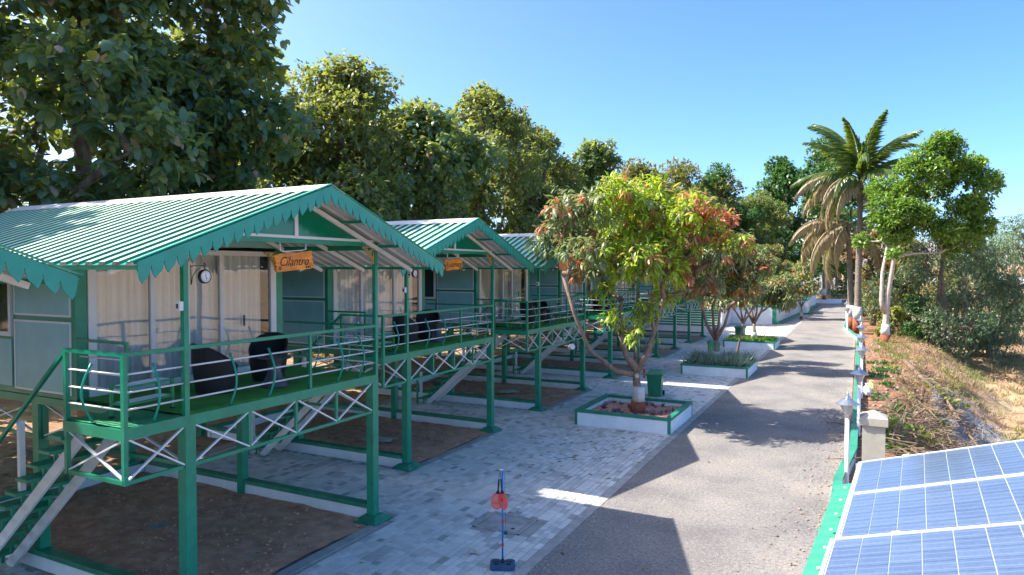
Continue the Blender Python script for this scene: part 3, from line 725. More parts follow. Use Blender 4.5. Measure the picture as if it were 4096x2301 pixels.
    # house body
    MB().box(HX - .10, HX - .001, .0, .17, 2.665, 4.99).build('corner_post', 'green_paint', t)
    MB().box(HX - .10, HX - .001, W - .17, W, 2.665, 4.99).build('corner_post', 'green_paint', t)
    for y0 in (.0, W - .05):
        out = -1 if y0 == 0 else 1; yo = y0 if out < 0 else W
        f0, f1 = (.012, .05) if out < 0 else (W - .05, W - .012)
        MB().box(XB + .3, HX - .1, f0, f1, 2.67, 4.98).build('side_wall', 'green_paint', t)
        g0, g1 = (-.006, .0115) if out < 0 else (W - .0115, W + .006)
        h0, h1 = (-.014, .0115) if out < 0 else (W - .0115, W + .014)
        for (xa, xb) in ((HX - 1.58, HX - .10), (HX - 4.7, HX - 2.95)):
            for (za, zb) in ((2.74, 3.82), (3.89, 4.93)):
                MB().box(xa + .03, xb - .03, g0, g1, za + .03, zb - .03).build('wall_panel', 'panel_teal', t)
                mb = MB().box(xa, xa + .03, h0, h1, za, zb).box(xb - .03, xb, h0, h1, za, zb).box(xa + .03, xb - .03, h0, h1, za, za + .03).box(xa + .03, xb - .03, h0, h1, zb - .03, zb)
                mb.build('panel_trim', 'white_frame', t)
        xa, xb = HX - 2.92, HX - 1.64
        MB().box(xa + .03, xb - .03, g0, g1, 2.77, 3.50).build('wall_panel', 'panel_teal', t)
        k0, k1 = (-.03, .0115) if out < 0 else (W - .0115, W + .03)
        w = MB().box(xa, xa + .07, k0, k1, 3.55, 4.93).box(xb - .07, xb, k0, k1, 3.55, 4.93).box(xa + .07, xb - .07, k0, k1, 3.55, 3.62).box(xa + .07, xb - .07, k0, k1, 4.86, 4.93).build('window', 'white_frame', t)
        m0, m1 = (.0, .0116) if out < 0 else (W - .0116, W)
        MB().box(xa + .07, xb - .07, m0, m1, 3.62, 4.86).build('pane', 'dark_glass', w)
    MB().box(XB + .26, XB + .3, .0, W, 2.67, 4.99).build('rear_wall', 'panel_teal', t)
    # gable ends of the body above the wall head
    for x, mname in ((HX - .06, 'panel_teal'), (XB + .28, 'panel_teal')):
        tri = [(.03, 5.0), (W - .03, 5.0), (c, 5.0 + SL * (c - .03))]
        tri = [(y, min(z, ztop(y) - .03)) for y, z in tri]
        mb = MB(); mb.add([(x - .02, y, z) for y, z in tri] + [(x + .02, y, z) for y, z in tri], [(0, 2, 1), (3, 4, 5), (0, 1, 4, 3), (1, 2, 5, 4), (2, 0, 3, 5)])
        mb.build('end_gable', mname, t)
    MB().box(XB + .32, HX - .62, .06, W - .06, 4.90, 4.93).build('ceiling', 'white_paint', t)
    # sliding glass doors
    y0, y1, z0, z1 = .18, W - .18, 2.70, 4.93
    d = thing('d', 'd', 'd'); bpy.data.objects.remove(d)
    fr = MB().box(HX - .06, HX + .02, y0, y0 + .12, z0, z1).box(HX - .06, HX + .02, y1 - .13, y1, z0, z1).box(HX - .06, HX + .02, y0 + .12, y1 - .13, z1 - .09, z1).box(HX - .06, HX + .02, y0 + .12, y1 - .13, z0, z0 + .09)
    fr = fr.build('door_frame', 'white_frame', t)
    yy = [y0 + .12, 1.22, 1.86, 2.56, y1 - .13]
    for a in yy[1:-1]: MB().box(HX - .055, HX + .012, a - .04, a + .04, z0 + .09, z1 - .09).build('mullion', 'white_frame', fr)
    for i in range(4):
        a = yy[i] + (.04 if i else 0); b = yy[i + 1] - (.04 if i < 3 else 0)
        MB().add([(HX - .02, a, z0 + .09), (HX - .02, b, z0 + .09), (HX - .02, b, z1 - .09), (HX - .02, a, z1 - .09)], [(0, 1, 2, 3)]).build('pane', 'door_glass', fr)
    MB().box(HX + .013, HX + .03, 3.02, 3.05, 3.55, 3.75).build('handle', 'black_plastic', fr)
    for (ya, yb, gat) in ((.25, 1.95, .04), (1.95, 3.56, .045)):
        V = []; n = 110
        for i in range(n + 1):
            y = ya + (yb - ya) * i / n; w_ = gat * math.sin(i * .62 + 1.5 * math.sin(i * .13)) + .01 * math.sin(i * 1.9)
            V += [(HX - .16 + w_, y, 2.72), (HX - .16 + w_ * .8, y, 4.86)]
        mb = MB(); mb.add(V, [(2 * i, 2 * i + 2, 2 * i + 3, 2 * i + 1) for i in range(n)]); mb.build('curtain', 'curtain', t, smooth=True)
    # roof covering
    roof_sheet(-1, XB, XF, c, ZR, HALF + .03, SL, 'roof_sheet', t)
    roof_sheet(1, XB, XF, c, ZR, HALF + .03, SL, 'roof_sheet', t)
    mb = MB(); n = 2
    prof = [(-.30, ZR + .045 - .30 * SL), (0, ZR + .052), (.30, ZR + .045 - .30 * SL)]
    mb.add([(x, c + dy, z) for x in (XB - .02, XF + .02) for dy, z in prof] + [(x, c + dy, z - .008) for x in (XB - .02, XF + .02) for dy, z in prof],
           [(0, 3, 4, 1), (1, 4, 5, 2), (6, 7, 10, 9), (7, 8, 11, 10), (0, 6, 9, 3), (2, 5, 11, 8), (3, 9, 10, 4), (4, 10, 11, 5), (0, 1, 7, 6), (1, 2, 8, 7)])
    mb.build('ridge_cap', 'ridge_white', t)
    for s in (-1, 1):
        barge(s, XF + .001, c, ZR, HALF, SL, 19, 'bargeboard', t)
        mb = MB(); mb.bar((XF - .0, c, ZR + .05), (XF - .0, c + s * (HALF + .06), ZR + .05 - SL * (HALF + .06)), .05, .012); mb.build('barge_flashing', 'barge_green', t)
    mb = MB(); scroll(mb, W - p - .01, 4.99, -1); mb.build('scroll_bracket', 'gold', t, smooth=True)
    mb = MB(); scroll(mb, p + .01, 4.99, 1); mb.build('scroll_bracket', 'gold', t, smooth=True)
    mb = MB(); scroll(mb, W - .2, 4.92, -1, x=HX + .05); mb.build('scroll_bracket', 'gold', t, smooth=True)
    sw = MB().box(-.085, -.005, -.062, -.001, 4.06, 4.18).build('switch_box', 'switch_white', t)
    MB().box(-.065, -.025, -.066, -.0621, 4.09, 4.15).build('rocker', 'table_dark', sw)
    return t
proto = make_cottage()
CLAB = ['green stilt cottage cut off by the left edge, only its scalloped roof corner showing',
        'nearest whole stilt cottage, with the board reading Cilantro over its deck',
        'stilt cottage with the board reading Rosemary, second whole one from the camera',
        'third whole stilt cottage, its roof partly behind the left branches of the nearest mango tree',
        'fourth stilt cottage, its deck seen through the trunk fork of the nearest mango tree',
        'fifth stilt cottage, mostly hidden behind the crown of the nearest mango tree',
        'farthest stilt cottage of the row, beside the green steps to the pool']
cots = []
for k, (cx, cy, s, z) in enumerate(COT):
    o = proto if k == 1 else copy_tree(proto)
    o.location = (cx, cy, z); o.scale = (1, s, 1); o['label'] = CLAB[k]; cots.append(o)

# ---------------------------------------------------------------- things on the decks
def text_mesh(s, size, ext=.003, shear=.0, align='CENTER', mname='sign_dark'):
    c = bpy.data.curves.new('txt', 'FONT'); c.body = s; c.size = size; c.extrude = ext; c.shear = shear; c.align_x = align; c.align_y = 'CENTER'; c.resolution_u = 3
    o = bpy.data.objects.new('txt', c); COL.objects.link(o); dg = bpy.context.evaluated_depsgraph_get()
    me = bpy.data.meshes.new_from_object(o.evaluated_get(dg)); bpy.data.objects.remove(o); bpy.data.curves.remove(c)
    me.materials.clear(); me.materials.append(MATS[mname]); me.name = 'lettering'; return me
FACE_X = (R(90), 0, R(90))
def script_stroke(mb, pts, r): mb.tube(pts, r, 5)
def make_sign(word):
    t = thing('hanging_sign', '', 'sign', (0, 0, 0), 0, 'orange name boards hanging over the decks')
    w, h = .40, .135; out = []
    top = [(-.40, .10), (-.28, .125), (-.1, .12), (.1, .135), (.25, .15), (.39, .16)]
    rt = [(.375, .10), (.41, .06), (.38, .03), (.415, -.01), (.39, -.05), (.41, -.09), (.385, -.12)]
    bt = [(.2, -.135), (0, -.14), (-.2, -.15), (-.36, -.155)]
    lf = [(-.39, -.11), (-.355, -.07), (-.40, -.03), (-.365, .0), (-.41, .04), (-.395, .075)]
    poly = top + rt + bt + lf
    MB().prism(poly, -.018, .018, lambda a, b, z: (z, a, b)).build('board', 'sign_orange', t)
    if word:
        link('lettering', text_mesh(word, .185 if len(word) < 9 else .165, .002, .35), t, (.020, -.01, -.005), FACE_X, (1. if len(word) < 9 else .92, 1.08, 1))
    mb = MB()
    for a in range(5):
        an = a * 1.257; mb.lathe([(0, 0), (.012, .001), (0, .002)], 6, (0, 0, 0))
        mb.v[-18:] = [(.019 + z, -.30 + .018 * math.cos(an) + x * .9, -.095 + .018 * math.sin(an) + y) for x, y, z in mb.v[-18:]]
    for a in range(3): mb.box(.018, .021, .24 + a * .04, .265 + a * .04, -.115, -.08)
    mb.build('emblem', 'sign_dark', t)
    MB().tube([(0, -.27, .26), (0, -.27, .17), (0, -.2, .155), (0, .2, .17), (0, .27, .19), (0, .27, .30)], .009, 6).build('hanger', 'white_paint', t, smooth=True)
    for y in (-.27, .27):
        mb = MB()
        for i in range(4): mb.tube([(.012 * math.sin(a), y + .012 * (i % 2) * math.cos(a), .20 + i * .035 + .024 * math.cos(a)) for a in [q * math.pi / 4 for q in range(9)]], .005, 5)
        mb.build('chain', 'white_paint', t, smooth=True)
    return t
wave = lambda x: x
SL_ = ['orange wooden board reading Cilantro hanging from the nearest cottage', 'orange wooden board reading Rosemary hanging from the second cottage', 'small orange board under the third cottage roof, half hidden by mango leaves']
for k, word in ((1, 'Cilantro'), (2, 'Rosemary'), (3, '')):
    cx, cy, s, z = COT[k]; g = make_sign(word); g.location = (cx - .035, cy + 2.02 * s - .05, 4.72); g['label'] = SL_[k - 1]
    g.rotation_euler = (R(2.0), 0, 0)

def make_clock():
    t = thing('station_clock', '', 'clock', (0, 0, 0), 0, 'double faced clocks on the deck posts')
    mb = MB(); prof = [(0, -.035), (.112, -.035), (.122, -.02), (.122, .02), (.112, .035), (.098, .035), (.098, .028)]
    mb.lathe(prof, 28); mb.v = [(z, x, y) for x, y, z in mb.v]; mb.build('case', 'black_plastic', t, smooth=False)
    mb = MB(); mb.lathe([(0, .030), (.099, .030)], 28); mb.v = [(z, x, y) for x, y, z in mb.v]; f = mb.build('dial', 'clock_white', t)
    nums = ['XII', 'I', 'II', 'III', 'IIII', 'V', 'VI', 'VII', 'VIII', 'IX', 'X', 'XI']
    for i, s in enumerate(nums):
        a = math.pi / 2 - i * math.pi / 6; link('numeral', text_mesh(s, .026, .0005), f, (.0315, .078 * math.cos(a), .078 * math.sin(a)), (R(90), 0, R(90)))
    for ln, ang, w in ((.048, -62, .008), (.072, -68 - 6, .005), (.05, 92, .007)):
        a = R(ang); MB().bar((.033, -.01 * math.cos(a), -.01 * math.sin(a)), (.033, ln * math.cos(a), ln * math.sin(a)), w, .002, up=(1, 0, 0)).build('hand', 'black_plastic', f)
    mb = MB(); mb.tube([(0, 0, .12), (0, 0, .19)], .006, 6)
    mb.tube([(0, -.26, .17), (0, -.2, .19), (0, -.05, .185), (0, .04, .18)], .007, 6)
    mb.tube([(0, -.26, -.12), (0, -.24, .0), (0, -.17, .1), (0, -.06, .17)], .006, 6)
    mb.tube([(0, -.27, -.14), (0, -.27, .20)], .008, 6)
    mb.tube([(0, .0 + .03 * math.cos(a * .9) * (1 - a / 12), .2 + .03 * math.sin(a * .9) * (1 - a / 12)) for a in range(9)], .005, 5)
    mb.lathe([(0, 0), (.012, .012), (0, .03)], 8, (0, 0, .22))
    mb.build('scroll_arm', 'black_plastic', t, smooth=True)
    t.scale = (.78,) * 3
    return t
for k in (1, 2):
    cx, cy, s, z = COT[k]; g = make_clock() if k == 1 else copy_tree(g1)
    if k == 1: g1 = g
    g.location = (cx - .03, cy + .345, 4.50); g['label'] = ['round black clock on a scrolled arm beside the front post of the nearest cottage', 'black clock tucked under the roof edge of the Rosemary cottage'][k - 1]

def weave_mesh():
    """tub chair with a rim that sweeps from high back to low front, facing +x"""
    n = 40; rows = 22; mb = MB(); V = []
    def rimz(a):
        q = (1 - math.cos(a)) / 2   # 0 at front, 1 at back
        return .37 + .40 * (.75 * q + .25 * float(sstep(q)))
    for j in range(rows + 1):
        u = j / rows
        for i in range(n):
            a = 2 * math.pi * i / n; z = rimz(a) * u; k = .80 + .20 * min(1, u * 1.5) ** .8
            rr = .33 * k * (1 + .005 * ((i + j) % 2)); V.append((rr * math.cos(a), rr * .95 * math.sin(a), z))
    F = [(j * n + i, j * n + (i + 1) % n, (j + 1) * n + (i + 1) % n, (j + 1) * n + i) for j in range(rows) for i in range(n)]
    mb.add(V, F); shell = mb
    mb2 = MB(); V = []
    for j in range(9):
        u = j / 8
        for i in range(n):
            a = 2 * math.pi * i / n; zt_ = rimz(a); z = zt_ - u * (zt_ - .30); rr = .33 * (1.0 - .04 - .05 * u); V.append((rr * math.cos(a), rr * .95 * math.sin(a), z))
    F = [(j * n + (i + 1) % n, j * n + i, (j + 1) * n + i, (j + 1) * n + (i + 1) % n) for j in range(8) for i in range(n)]
    mb2.add(V, F); mb3 = MB(); mb3.lathe([(0, .33), (.2, .33), (.27, .30), (.28, .27)], 24)
    rim = MB(); pts = [(.325 * math.cos(a), .31 * math.sin(a), rimz(a)) for a in [2 * math.pi * i / 40 for i in range(41)]]; rim.tube(pts, .016, 6)
    return shell, mb2, mb3, rim
def make_chair():
    t = thing('tub_chair', '', 'chair', (0, 0, 0), 0, 'black wicker tub chairs on the decks')
    a, b, c, d = weave_mesh(); a.build('shell', 'wicker', t, smooth=True); b.build('inner_shell', 'wicker', t, smooth=True); c.build('seat', 'wicker', t, smooth=True); d.build('rim', 'wicker', t, smooth=True)
    return t
ch = make_chair(); first = True
def make_table():
    t = thing('pedestal_table', '', 'table', (0, 0, 0), 0, 'dark round pedestal tables on the decks')
    MB().lathe([(0, 0), (.22, 0), (.215, .03), (.15, .12), (.11, .22), (.10, .34), (.12, .42), (.16, .46), (0, .46)], 24).build('pedestal', 'table_dark', t, smooth=True)
    MB().lathe([(0, .46), (.26, .46), (.265, .468), (.26, .476), (0, .476)], 32).build('table_top', 'table_dark', t)
    return t
tb = make_table()
def make_rack():
    t = thing('shoe_rack', '', 'rack', (0, 0, 0), 0, 'green slatted shoe racks on the landings')
    for x in (-.13, .13):
        for y in (-.36, .36): MB().box(x - .018, x + .018, y - .018, y + .018, .0, .40).build('leg', 'landing_mat', t); MB().box(x - .022, x + .022, y - .022, y + .022, .0, .03).build('foot', 'black_plastic', t)
    for z in (.20, .42):
        f = MB().box(-.15, .15, -.38, -.35, z - .025, z).box(-.15, .15, .35, .38, z - .025, z).box(-.15, -.12, -.35, .35, z - .025, z).box(.12, .15, -.35, .35, z - .025, z).build('shelf', 'landing_mat', t)
        for q in range(4): MB().box(-.10 + q * .055, -.068 + q * .055, -.349, .349, z - .012, z + .004).build('slat', 'white_paint', f)
    return t
rk = make_rack()
CH = {0: [], 1: None}
CN = ['', 'nearest', 'Rosemary', 'third', 'fourth', 'fifth']
for k in range(1, 5):
    cx, cy, s, z = COT[k]
    for j, (dx, dy, rz) in enumerate(((-1.02, 1.30, R(80)), (-1.28, 2.62, R(-60)))):
        o = ch if (k == 1 and j == 0) else copy_tree(ch)
        o.location = (cx + dx, cy + dy * s, z + 2.70); o.rotation_euler = (0, 0, rz)
        o['label'] = (f'black wicker tub chair on the {CN[k]} cottage deck, the one nearer its landing' if j == 0 else f'black wicker tub chair on the {CN[k]} cottage deck, behind the pedestal table')
    o = tb if k == 1 else copy_tree(tb); o.location = (cx - .62, cy + 2.12 * s, z + 2.70); o['label'] = f'dark pedestal table with round top on the {CN[k]} cottage deck'
    if k < 4:
        o = rk if k == 1 else copy_tree(rk); o.location = (cx - .62, cy - .16, z + 2.69); o.rotation_euler = (0, 0, R(8)); o['label'] = f'green two tier shoe rack with white slats on the {CN[k]} cottage landing'
# security camera at the gap between the first two cottages
t = thing('security_camera', 'small white bullet camera under the roof corner between the two nearest cottages', 'camera', (-9.35, 12.95, 4.5))
MB().tube([(0, 0, 0), (.16, -.10, -.03)], .035, 12).build('body', 'switch_white', t, smooth=True)
MB().tube([(.161, -.101, -.03), (.172, -.107, -.032)], .026, 12).build('lens', 'black_plastic', t, smooth=True)
MB().bar((0, 0, .02), (-.02, .05, .14), .02).build('bracket', 'switch_white', t)
# sacks lying on the soil
for k, (x, y, a, lab) in enumerate(((-11.3, 14.4, .3, 'crumpled beige sack lying on the soil under the Rosemary cottage'), (-11.5, 22.2, 1.0, 'flattened beige sack on the soil under the third cottage'))):
    n = 14; V = []
    for i in range(n + 1):
        for j in range(n + 1):
            u, v = i / n - .5, j / n - .5; w = .9 + .25 * noise.noise(Vector((u * 3 + k, v * 3, 1)))
            V.append((u * .95 * w, v * .5 * w, .03 + .07 * max(0, .5 - (u * u + v * v) * 2) + .05 * noise.noise(Vector((u * 7, v * 7, k * 4)))))
    mb = MB(); mb.add(V, [(i * (n + 1) + j, (i + 1) * (n + 1) + j, (i + 1) * (n + 1) + j + 1, i * (n + 1) + j + 1) for i in range(n) for j in range(n)])
    o = mb.build('sack', 'sack', smooth=True); o.location = (x, y, .07); o.rotation_euler = (0, 0, a); tag(o, lab, 'sack', 'sacks under the cottages')

# ---------------------------------------------------------------- racket stand
t = thing('racket_stand', 'blue pole stand with red bands and a tethered ball, on the paving in front', 'game stand', (-4.85, 9.2, .013))
pl = [(-.19, -.12), (-.16, -.16), (.16, -.16), (.19, -.12), (.19, .08), (.15, .13), (.07, .13), (.04, .10), (-.04, .10), (-.07, .13), (-.15, .13), (-.19, .08)]
b = MB().prism(pl, 0, .07).build('base', 'base_blue', t); b.rotation_euler = (0, 0, R(25))
for sx in (-1, 1):
    r_ = MB().box(sx * .05, sx * .15, .02, .035, .0701, .078).box(sx * .06, sx * .13, -.06, -.045, .0701, .077).box(sx * .06, sx * .13, -.09, -.075, .0701, .077).build('rib', 'black_plastic', b)
MB().tube([(0, 0, .07), (0, 0, 1.52)], .014, 12).build('pole', 'pole_blue', t, smooth=True)
MB().lathe([(.03, .06), (.03, .10), (.018, .13), (.014, .13)], 12).build('socket', 'black_plastic', t, smooth=True)
for z in (.32, .68, 1.02): MB().lathe([(.0145, z), (.0185, z), (.0185, z + .05), (.0145, z + .05)], 12).build('band', 'ring_red', t)
MB().bar((.015, .0, 1.51), (-.045, -.02, 1.51), .02, .02).build('hook', 'switch_white', t)
MB().tube([(.03, .015, 1.5), (.035, .015, 1.0), (.045, .02, .56)], .0025, 5).build('cord', 'black_plastic', t)
mb = MB(); mb.lathe([(0, -.032)] + [(.032 * math.cos(a), .032 * math.sin(a)) for a in [R(-60 + i * 20) for i in range(7)]] + [(0, .032)], 14, (.045, .02, .53)); mb.build('ball', 'ball_green', t, smooth=True)
def make_racket():
    t = thing('paddle_racket', '', 'racket', (0, 0, 0), 0, 'red rackets hung on the blue pole')
    pts = [(.088 * math.sin(a), 0, -.36 + .125 * math.cos(a)) for a in [2 * math.pi * i / 32 for i in range(33)]]
    MB().tube(pts, .008, 6).build('rim', 'racket_red', t, smooth=True)
    mb = MB()
    for i in range(-7, 8):
        x = i * .0115; h = .125 * math.sqrt(max(0, 1 - (x / .088) ** 2)); mb.box(x - .0022, x + .0022, -.002, .002, -.36 - h, -.36 + h)
    for i in range(-9, 10):
        z = i * .0128; h = .088 * math.sqrt(max(0, 1 - (z / .125) ** 2)); mb.box(-h, h, -.0017, .0017, -.36 + z - .0022, -.36 + z + .0022)
    mb.build('face', 'racket_red', t)
    MB().lathe([(0, -.02), (.013, -.02), (.014, -.10), (.012, -.19), (.035, -.235), (0, -.24)], 10).build('handle', 'black_plastic', t, smooth=True)
    MB().tube([(0, 0, -.02), (.008, 0, .06), (0, 0, .135), (-.008, 0, .06), (0, 0, -.02)], .0025, 5).build('wrist_loop', 'black_plastic', t)
    return t
rk1 = make_racket(); rk1.location = (-4.895, 9.17, 1.39); rk1.rotation_euler = (R(4), R(4), R(35)); rk1['label'] = 'red plastic racket hanging on the blue pole, the front one facing the camera'
rk2 = copy_tree(rk1); rk2.location = (-4.875, 9.19, 1.395); rk2.rotation_euler = (R(1), R(-6), R(-14)); rk2['label'] = 'red plastic racket behind the other one on the blue pole, turned to the right'

# ---------------------------------------------------------------- planters with mango trees, bins
PL = [(-7.45, -4.63, 18.72, 21.5, 'soil'), (-6.95, -4.15, 29.95, 33.0, 'soil'), (-7.1, -4.25, 41.2, 43.9, 'soil')]
PN = ['nearest square white planter with green rim, bare soil and small purple seedlings', 'white planter with green rim full of grey striped grass, second along the road', 'white planter with low bright green plants, third along the road']
for k, (x0, x1, y0, y1, _) in enumerate(PL):
    t = thing('planter', PN[k], 'planter', ((x0 + x1) / 2, (y0 + y1) / 2, 0), 0, 'raised white planters beside the road')
    a, b = (x1 - x0) / 2, (y1 - y0) / 2; w = .12; h = .38
    for (xa, xb, ya, yb) in ((-a, a, -b, -b + w), (-a, a, b - w, b), (-a, -a + w, -b + w, b - w), (a - w, a, -b + w, b - w)):
        MB().box(xa, xb, ya, yb, 0, h).build('wall', 'wall_white', t)
    e = .015; h2 = .46
    for (xa, xb, ya, yb) in ((-a - e, a + e, -b - e, -b + w + e), (-a - e, a + e, b - w - e, b + e), (-a - e, -a + w + e, -b + w + e, b - w - e), (a - w - e, a + e, -b + w + e, b - w - e)):
        MB().box(xa, xb, ya, yb, h + .001, h2).build('coping', 'coping_green', t)
    for sx in (-1, 1):
        for sy in (-1, 1):
            q = lambda c, s: sorted((s * (c + .004), s * (c - .075)))
            xa, xb = q(a, sx); ya, yb = q(b, sy); MB().box(xa, xb, ya, yb, .0, h + .0005).build('corner_strip', 'coping_green', t)
    n = 16; V = [(-a + w + (2 * a - 2 * w) * i / n, -b + w + (2 * b - 2 * w) * j / n, .27 + .05 * noise.noise(Vector((i * .4, j * .4, k * 5)))) for i in range(n + 1) for j in range(n + 1)]
    mb = MB(); mb.add(V, [(i * (n + 1) + j, (i + 1) * (n + 1) + j, (i + 1) * (n + 1) + j + 1, i * (n + 1) + j + 1) for i in range(n) for j in range(n)]); mb.build('soil', 'soil', t, smooth=True)
def blades(n, x0, x1, y0, y1, z, L, W, matname, name, clump=1, lean=.5, **kw):
    P = np.stack([rng.uniform(x0, x1, n), rng.uniform(y0, y1, n), np.full(n, z)], 1)
    P = np.repeat(P, clump, 0); D = rng.normal(size=(len(P), 3)) * lean; D[:, 2] = 1
    s = .6 + .8 * rng.rand(len(P)); V, F = leaves(P, D, rdir(len(P)), L * s, np.full(len(P), W), .25, .02)
    return link(name, npmesh(name, V, F, matname), **kw)
blades(40, -7.2, -4.88, 18.98, 21.25, .27, .15, .04, 'purple_leaf', 'purple_seedlings', 9, .9, kind='stuff')
blades(70, -6.75, -4.4, 30.15, 32.8, .27, .55, .035, 'grey_blade', 'striped_grass', 34, .55, kind='stuff')
blades(500, -6.9, -4.45, 41.4, 43.7, .27, .3, .07, 'bright_leaf', 'planter_greens', 7, .6, kind='stuff')
def make_bin():
    t = thing('wheelie_bin', '', 'bin', (0, 0, 0), 0, 'green wheelie bins behind the planters')
    mb = MB(); a, b = .22, .25; c, d = .27, .33
    mb.add([(-a, -b, .04), (a, -b, .04), (a, b, .04), (-a, b, .04), (-c, -d, .80), (c, -d, .80), (c, d, .80), (-c, d, .80)], [(0, 3, 2, 1), (4, 5, 6, 7), (0, 1, 5, 4), (1, 2, 6, 5), (2, 3, 7, 6), (3, 0, 4, 7)])
    mb.build('body', 'bin_green', t)
    MB().box(-c - .03, c + .03, -d - .03, d + .03, .76, .82).build('rim', 'bin_green', t)
    mb = MB(); mb.add([(-c - .02, -d - .04, .821), (c + .02, -d - .04, .821), (c + .02, d + .02, .821), (-c - .02, d + .02, .821), (-c + .05, -d + .04, .90), (c - .05, -d + .04, .90), (c - .05, d - .02, .93), (-c + .05, d - .02, .93)],
                      [(0, 3, 2, 1), (4, 5, 6, 7), (0, 1, 5, 4), (1, 2, 6, 5), (2, 3, 7, 6), (3, 0, 4, 7)]); mb.build('lid', 'bin_green', t)
    MB().tube([(-.2, d + .07, .86), (.2, d + .07, .86)], .014, 6).box(-.2, -.17, d, d + .07, .83, .87).box(.17, .2, d, d + .07, .83, .87).build('handle', 'bin_green', t)
    for s in (-1, 1):
        mb = MB(); mb.tube([(s * .24, b, .09), (s * .29, b, .09)], .09, 14); mb.build('wheel', 'tyre', t, smooth=False)
    return t
bn = make_bin()
for k, (x, y, rz, lab) in enumerate(((-6.55, 24.3, .12, 'green wheelie bin standing behind the nearest planter'), (-6.6, 35.6, .3, 'green wheelie bin behind the planter of striped grass'), (-6.9, 46.3, -.1, 'green wheelie bin behind the third planter, by the white garden wall'))):
    o = bn if k == 0 else copy_tree(bn); o.location = (x, y, .012); o.rotation_euler = (0, 0, rz); o['label'] = lab

RT = Vector((.891, .454, 0)); FW = Vector((-.454, .891, 0))
def loc(l, d, z): v = RT * l + FW * d; return (v.x, v.y, z)
MC = {m: [cluster_mesh('leaf_cluster', 10, .30, .075, .25, m, 1.0, s) for s in range(3)] for m in ('mango_bright', 'mango_dull', 'mango_red')}
# nearest mango tree
bl = []
for (l, z, r) in ((-2.7, 5.4, .75), (-2.2, 6.2, .8), (-1.9, 5.3, .8), (-1.3, 6.3, .85), (-.7, 6.7, .8), (-.2, 6.4, .9), (.5, 6.9, .75), (.9, 6.4, .8), (.0, 5.7, 1.0), (-1.1, 5.3, .9), (1.5, 6.2, .85), (2.2, 5.9, .8), (2.7, 5.2, .7),
                  (1.2, 5.3, .9), (-.5, 4.8, .8), (.7, 4.6, .8), (-1.0, 3.9, .5), (-.75, 3.1, .42), (-.3, 2.7, .35), (.25, 3.3, .42), (1.8, 4.6, .7), (2.2, 4.0, .55), (-1.6, 4.5, .5), (.9, 3.7, .45), (.55, 2.35, .22)):
    bl.append((*loc(l * .97, random.uniform(-1.0, .9), z - .2), r * .88))
for q in range(7):
    l = random.uniform(-2.0, 2.0); bl.append((*loc(l, random.choice((-1, 1)) * random.uniform(1.2, 2.2), random.uniform(4.6, 6.0)), .62))
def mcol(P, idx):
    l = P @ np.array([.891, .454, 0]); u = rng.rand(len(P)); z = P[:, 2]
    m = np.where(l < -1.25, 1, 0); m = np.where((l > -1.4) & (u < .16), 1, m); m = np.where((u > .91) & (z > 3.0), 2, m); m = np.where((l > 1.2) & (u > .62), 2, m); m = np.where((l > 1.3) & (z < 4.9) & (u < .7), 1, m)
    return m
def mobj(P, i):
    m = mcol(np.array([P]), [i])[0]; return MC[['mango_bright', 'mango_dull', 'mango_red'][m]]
tr0 = [(0, 0, .0), (.03, .0, .5), (-.05, .03, 1.0), (-.02, .0, 1.35)]
tr1 = [(-.02, 0, 1.3), loc(-.35, 0, 1.75), loc(-.55, -.1, 2.4), loc(-.5, 0, 3.4)]
tr2 = [(-.02, 0, 1.3), loc(.3, .1, 1.8), loc(.55, .2, 2.5), loc(.8, .1, 3.5)]
tr3 = [(0, 0, 1.15), loc(-.7, -.2, 1.3), loc(-1.5, -.4, 1.95), loc(-1.95, -.4, 3.0), loc(-2.3, -.2, 4.2)]
tr4 = [(0, 0, 1.3), loc(.0, .4, 1.9), loc(.1, .7, 2.7), loc(.1, .6, 3.8)]
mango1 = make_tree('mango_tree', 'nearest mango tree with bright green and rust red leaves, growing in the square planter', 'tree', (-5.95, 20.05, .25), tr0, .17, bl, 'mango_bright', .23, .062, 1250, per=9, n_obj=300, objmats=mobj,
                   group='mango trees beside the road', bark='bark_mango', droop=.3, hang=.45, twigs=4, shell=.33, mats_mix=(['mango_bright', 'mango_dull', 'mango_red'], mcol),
                   trunks=[(tr1, .11), (tr2, .10), (tr3, .085), (tr4, .08)], bands=[(.0, .36, 'paint_red', tr0[:2], .185), (.361, .80, 'paint_wh', [tr0[0], tr0[1]], .155)])
cut = MB().lathe([(0, .012), (.065, .012), (.07, 0)], 16); o = cut.build('pruned_knot', 'sack', mango1, smooth=False); o.location = loc(-.05, -.17, 1.15); o.rotation_euler = (R(90), 0, R(27))
o = MB().box(-.035, .035, -.02, .02, -.13, .13).build('wood_block', 'paint_red', mango1); o.location = loc(.17, -.13, 1.22)
# white cup-like lamp on the low branch
t = thing('branch_lamp', 'small white flood lamp fixed to the low left branch of the nearest mango tree', 'lamp', (-7.72, 18.95, 2.25))
MB().lathe([(0, 0), (.07, 0), (.09, .16), (0, .16)], 14).build('shade', 'switch_white', t, smooth=False); MB().tube([(0, 0, 0), (.05, 0, -.06)], .012, 6).build('bracket', 'switch_white', t)
t.rotation_euler = (R(30), R(70), 0)

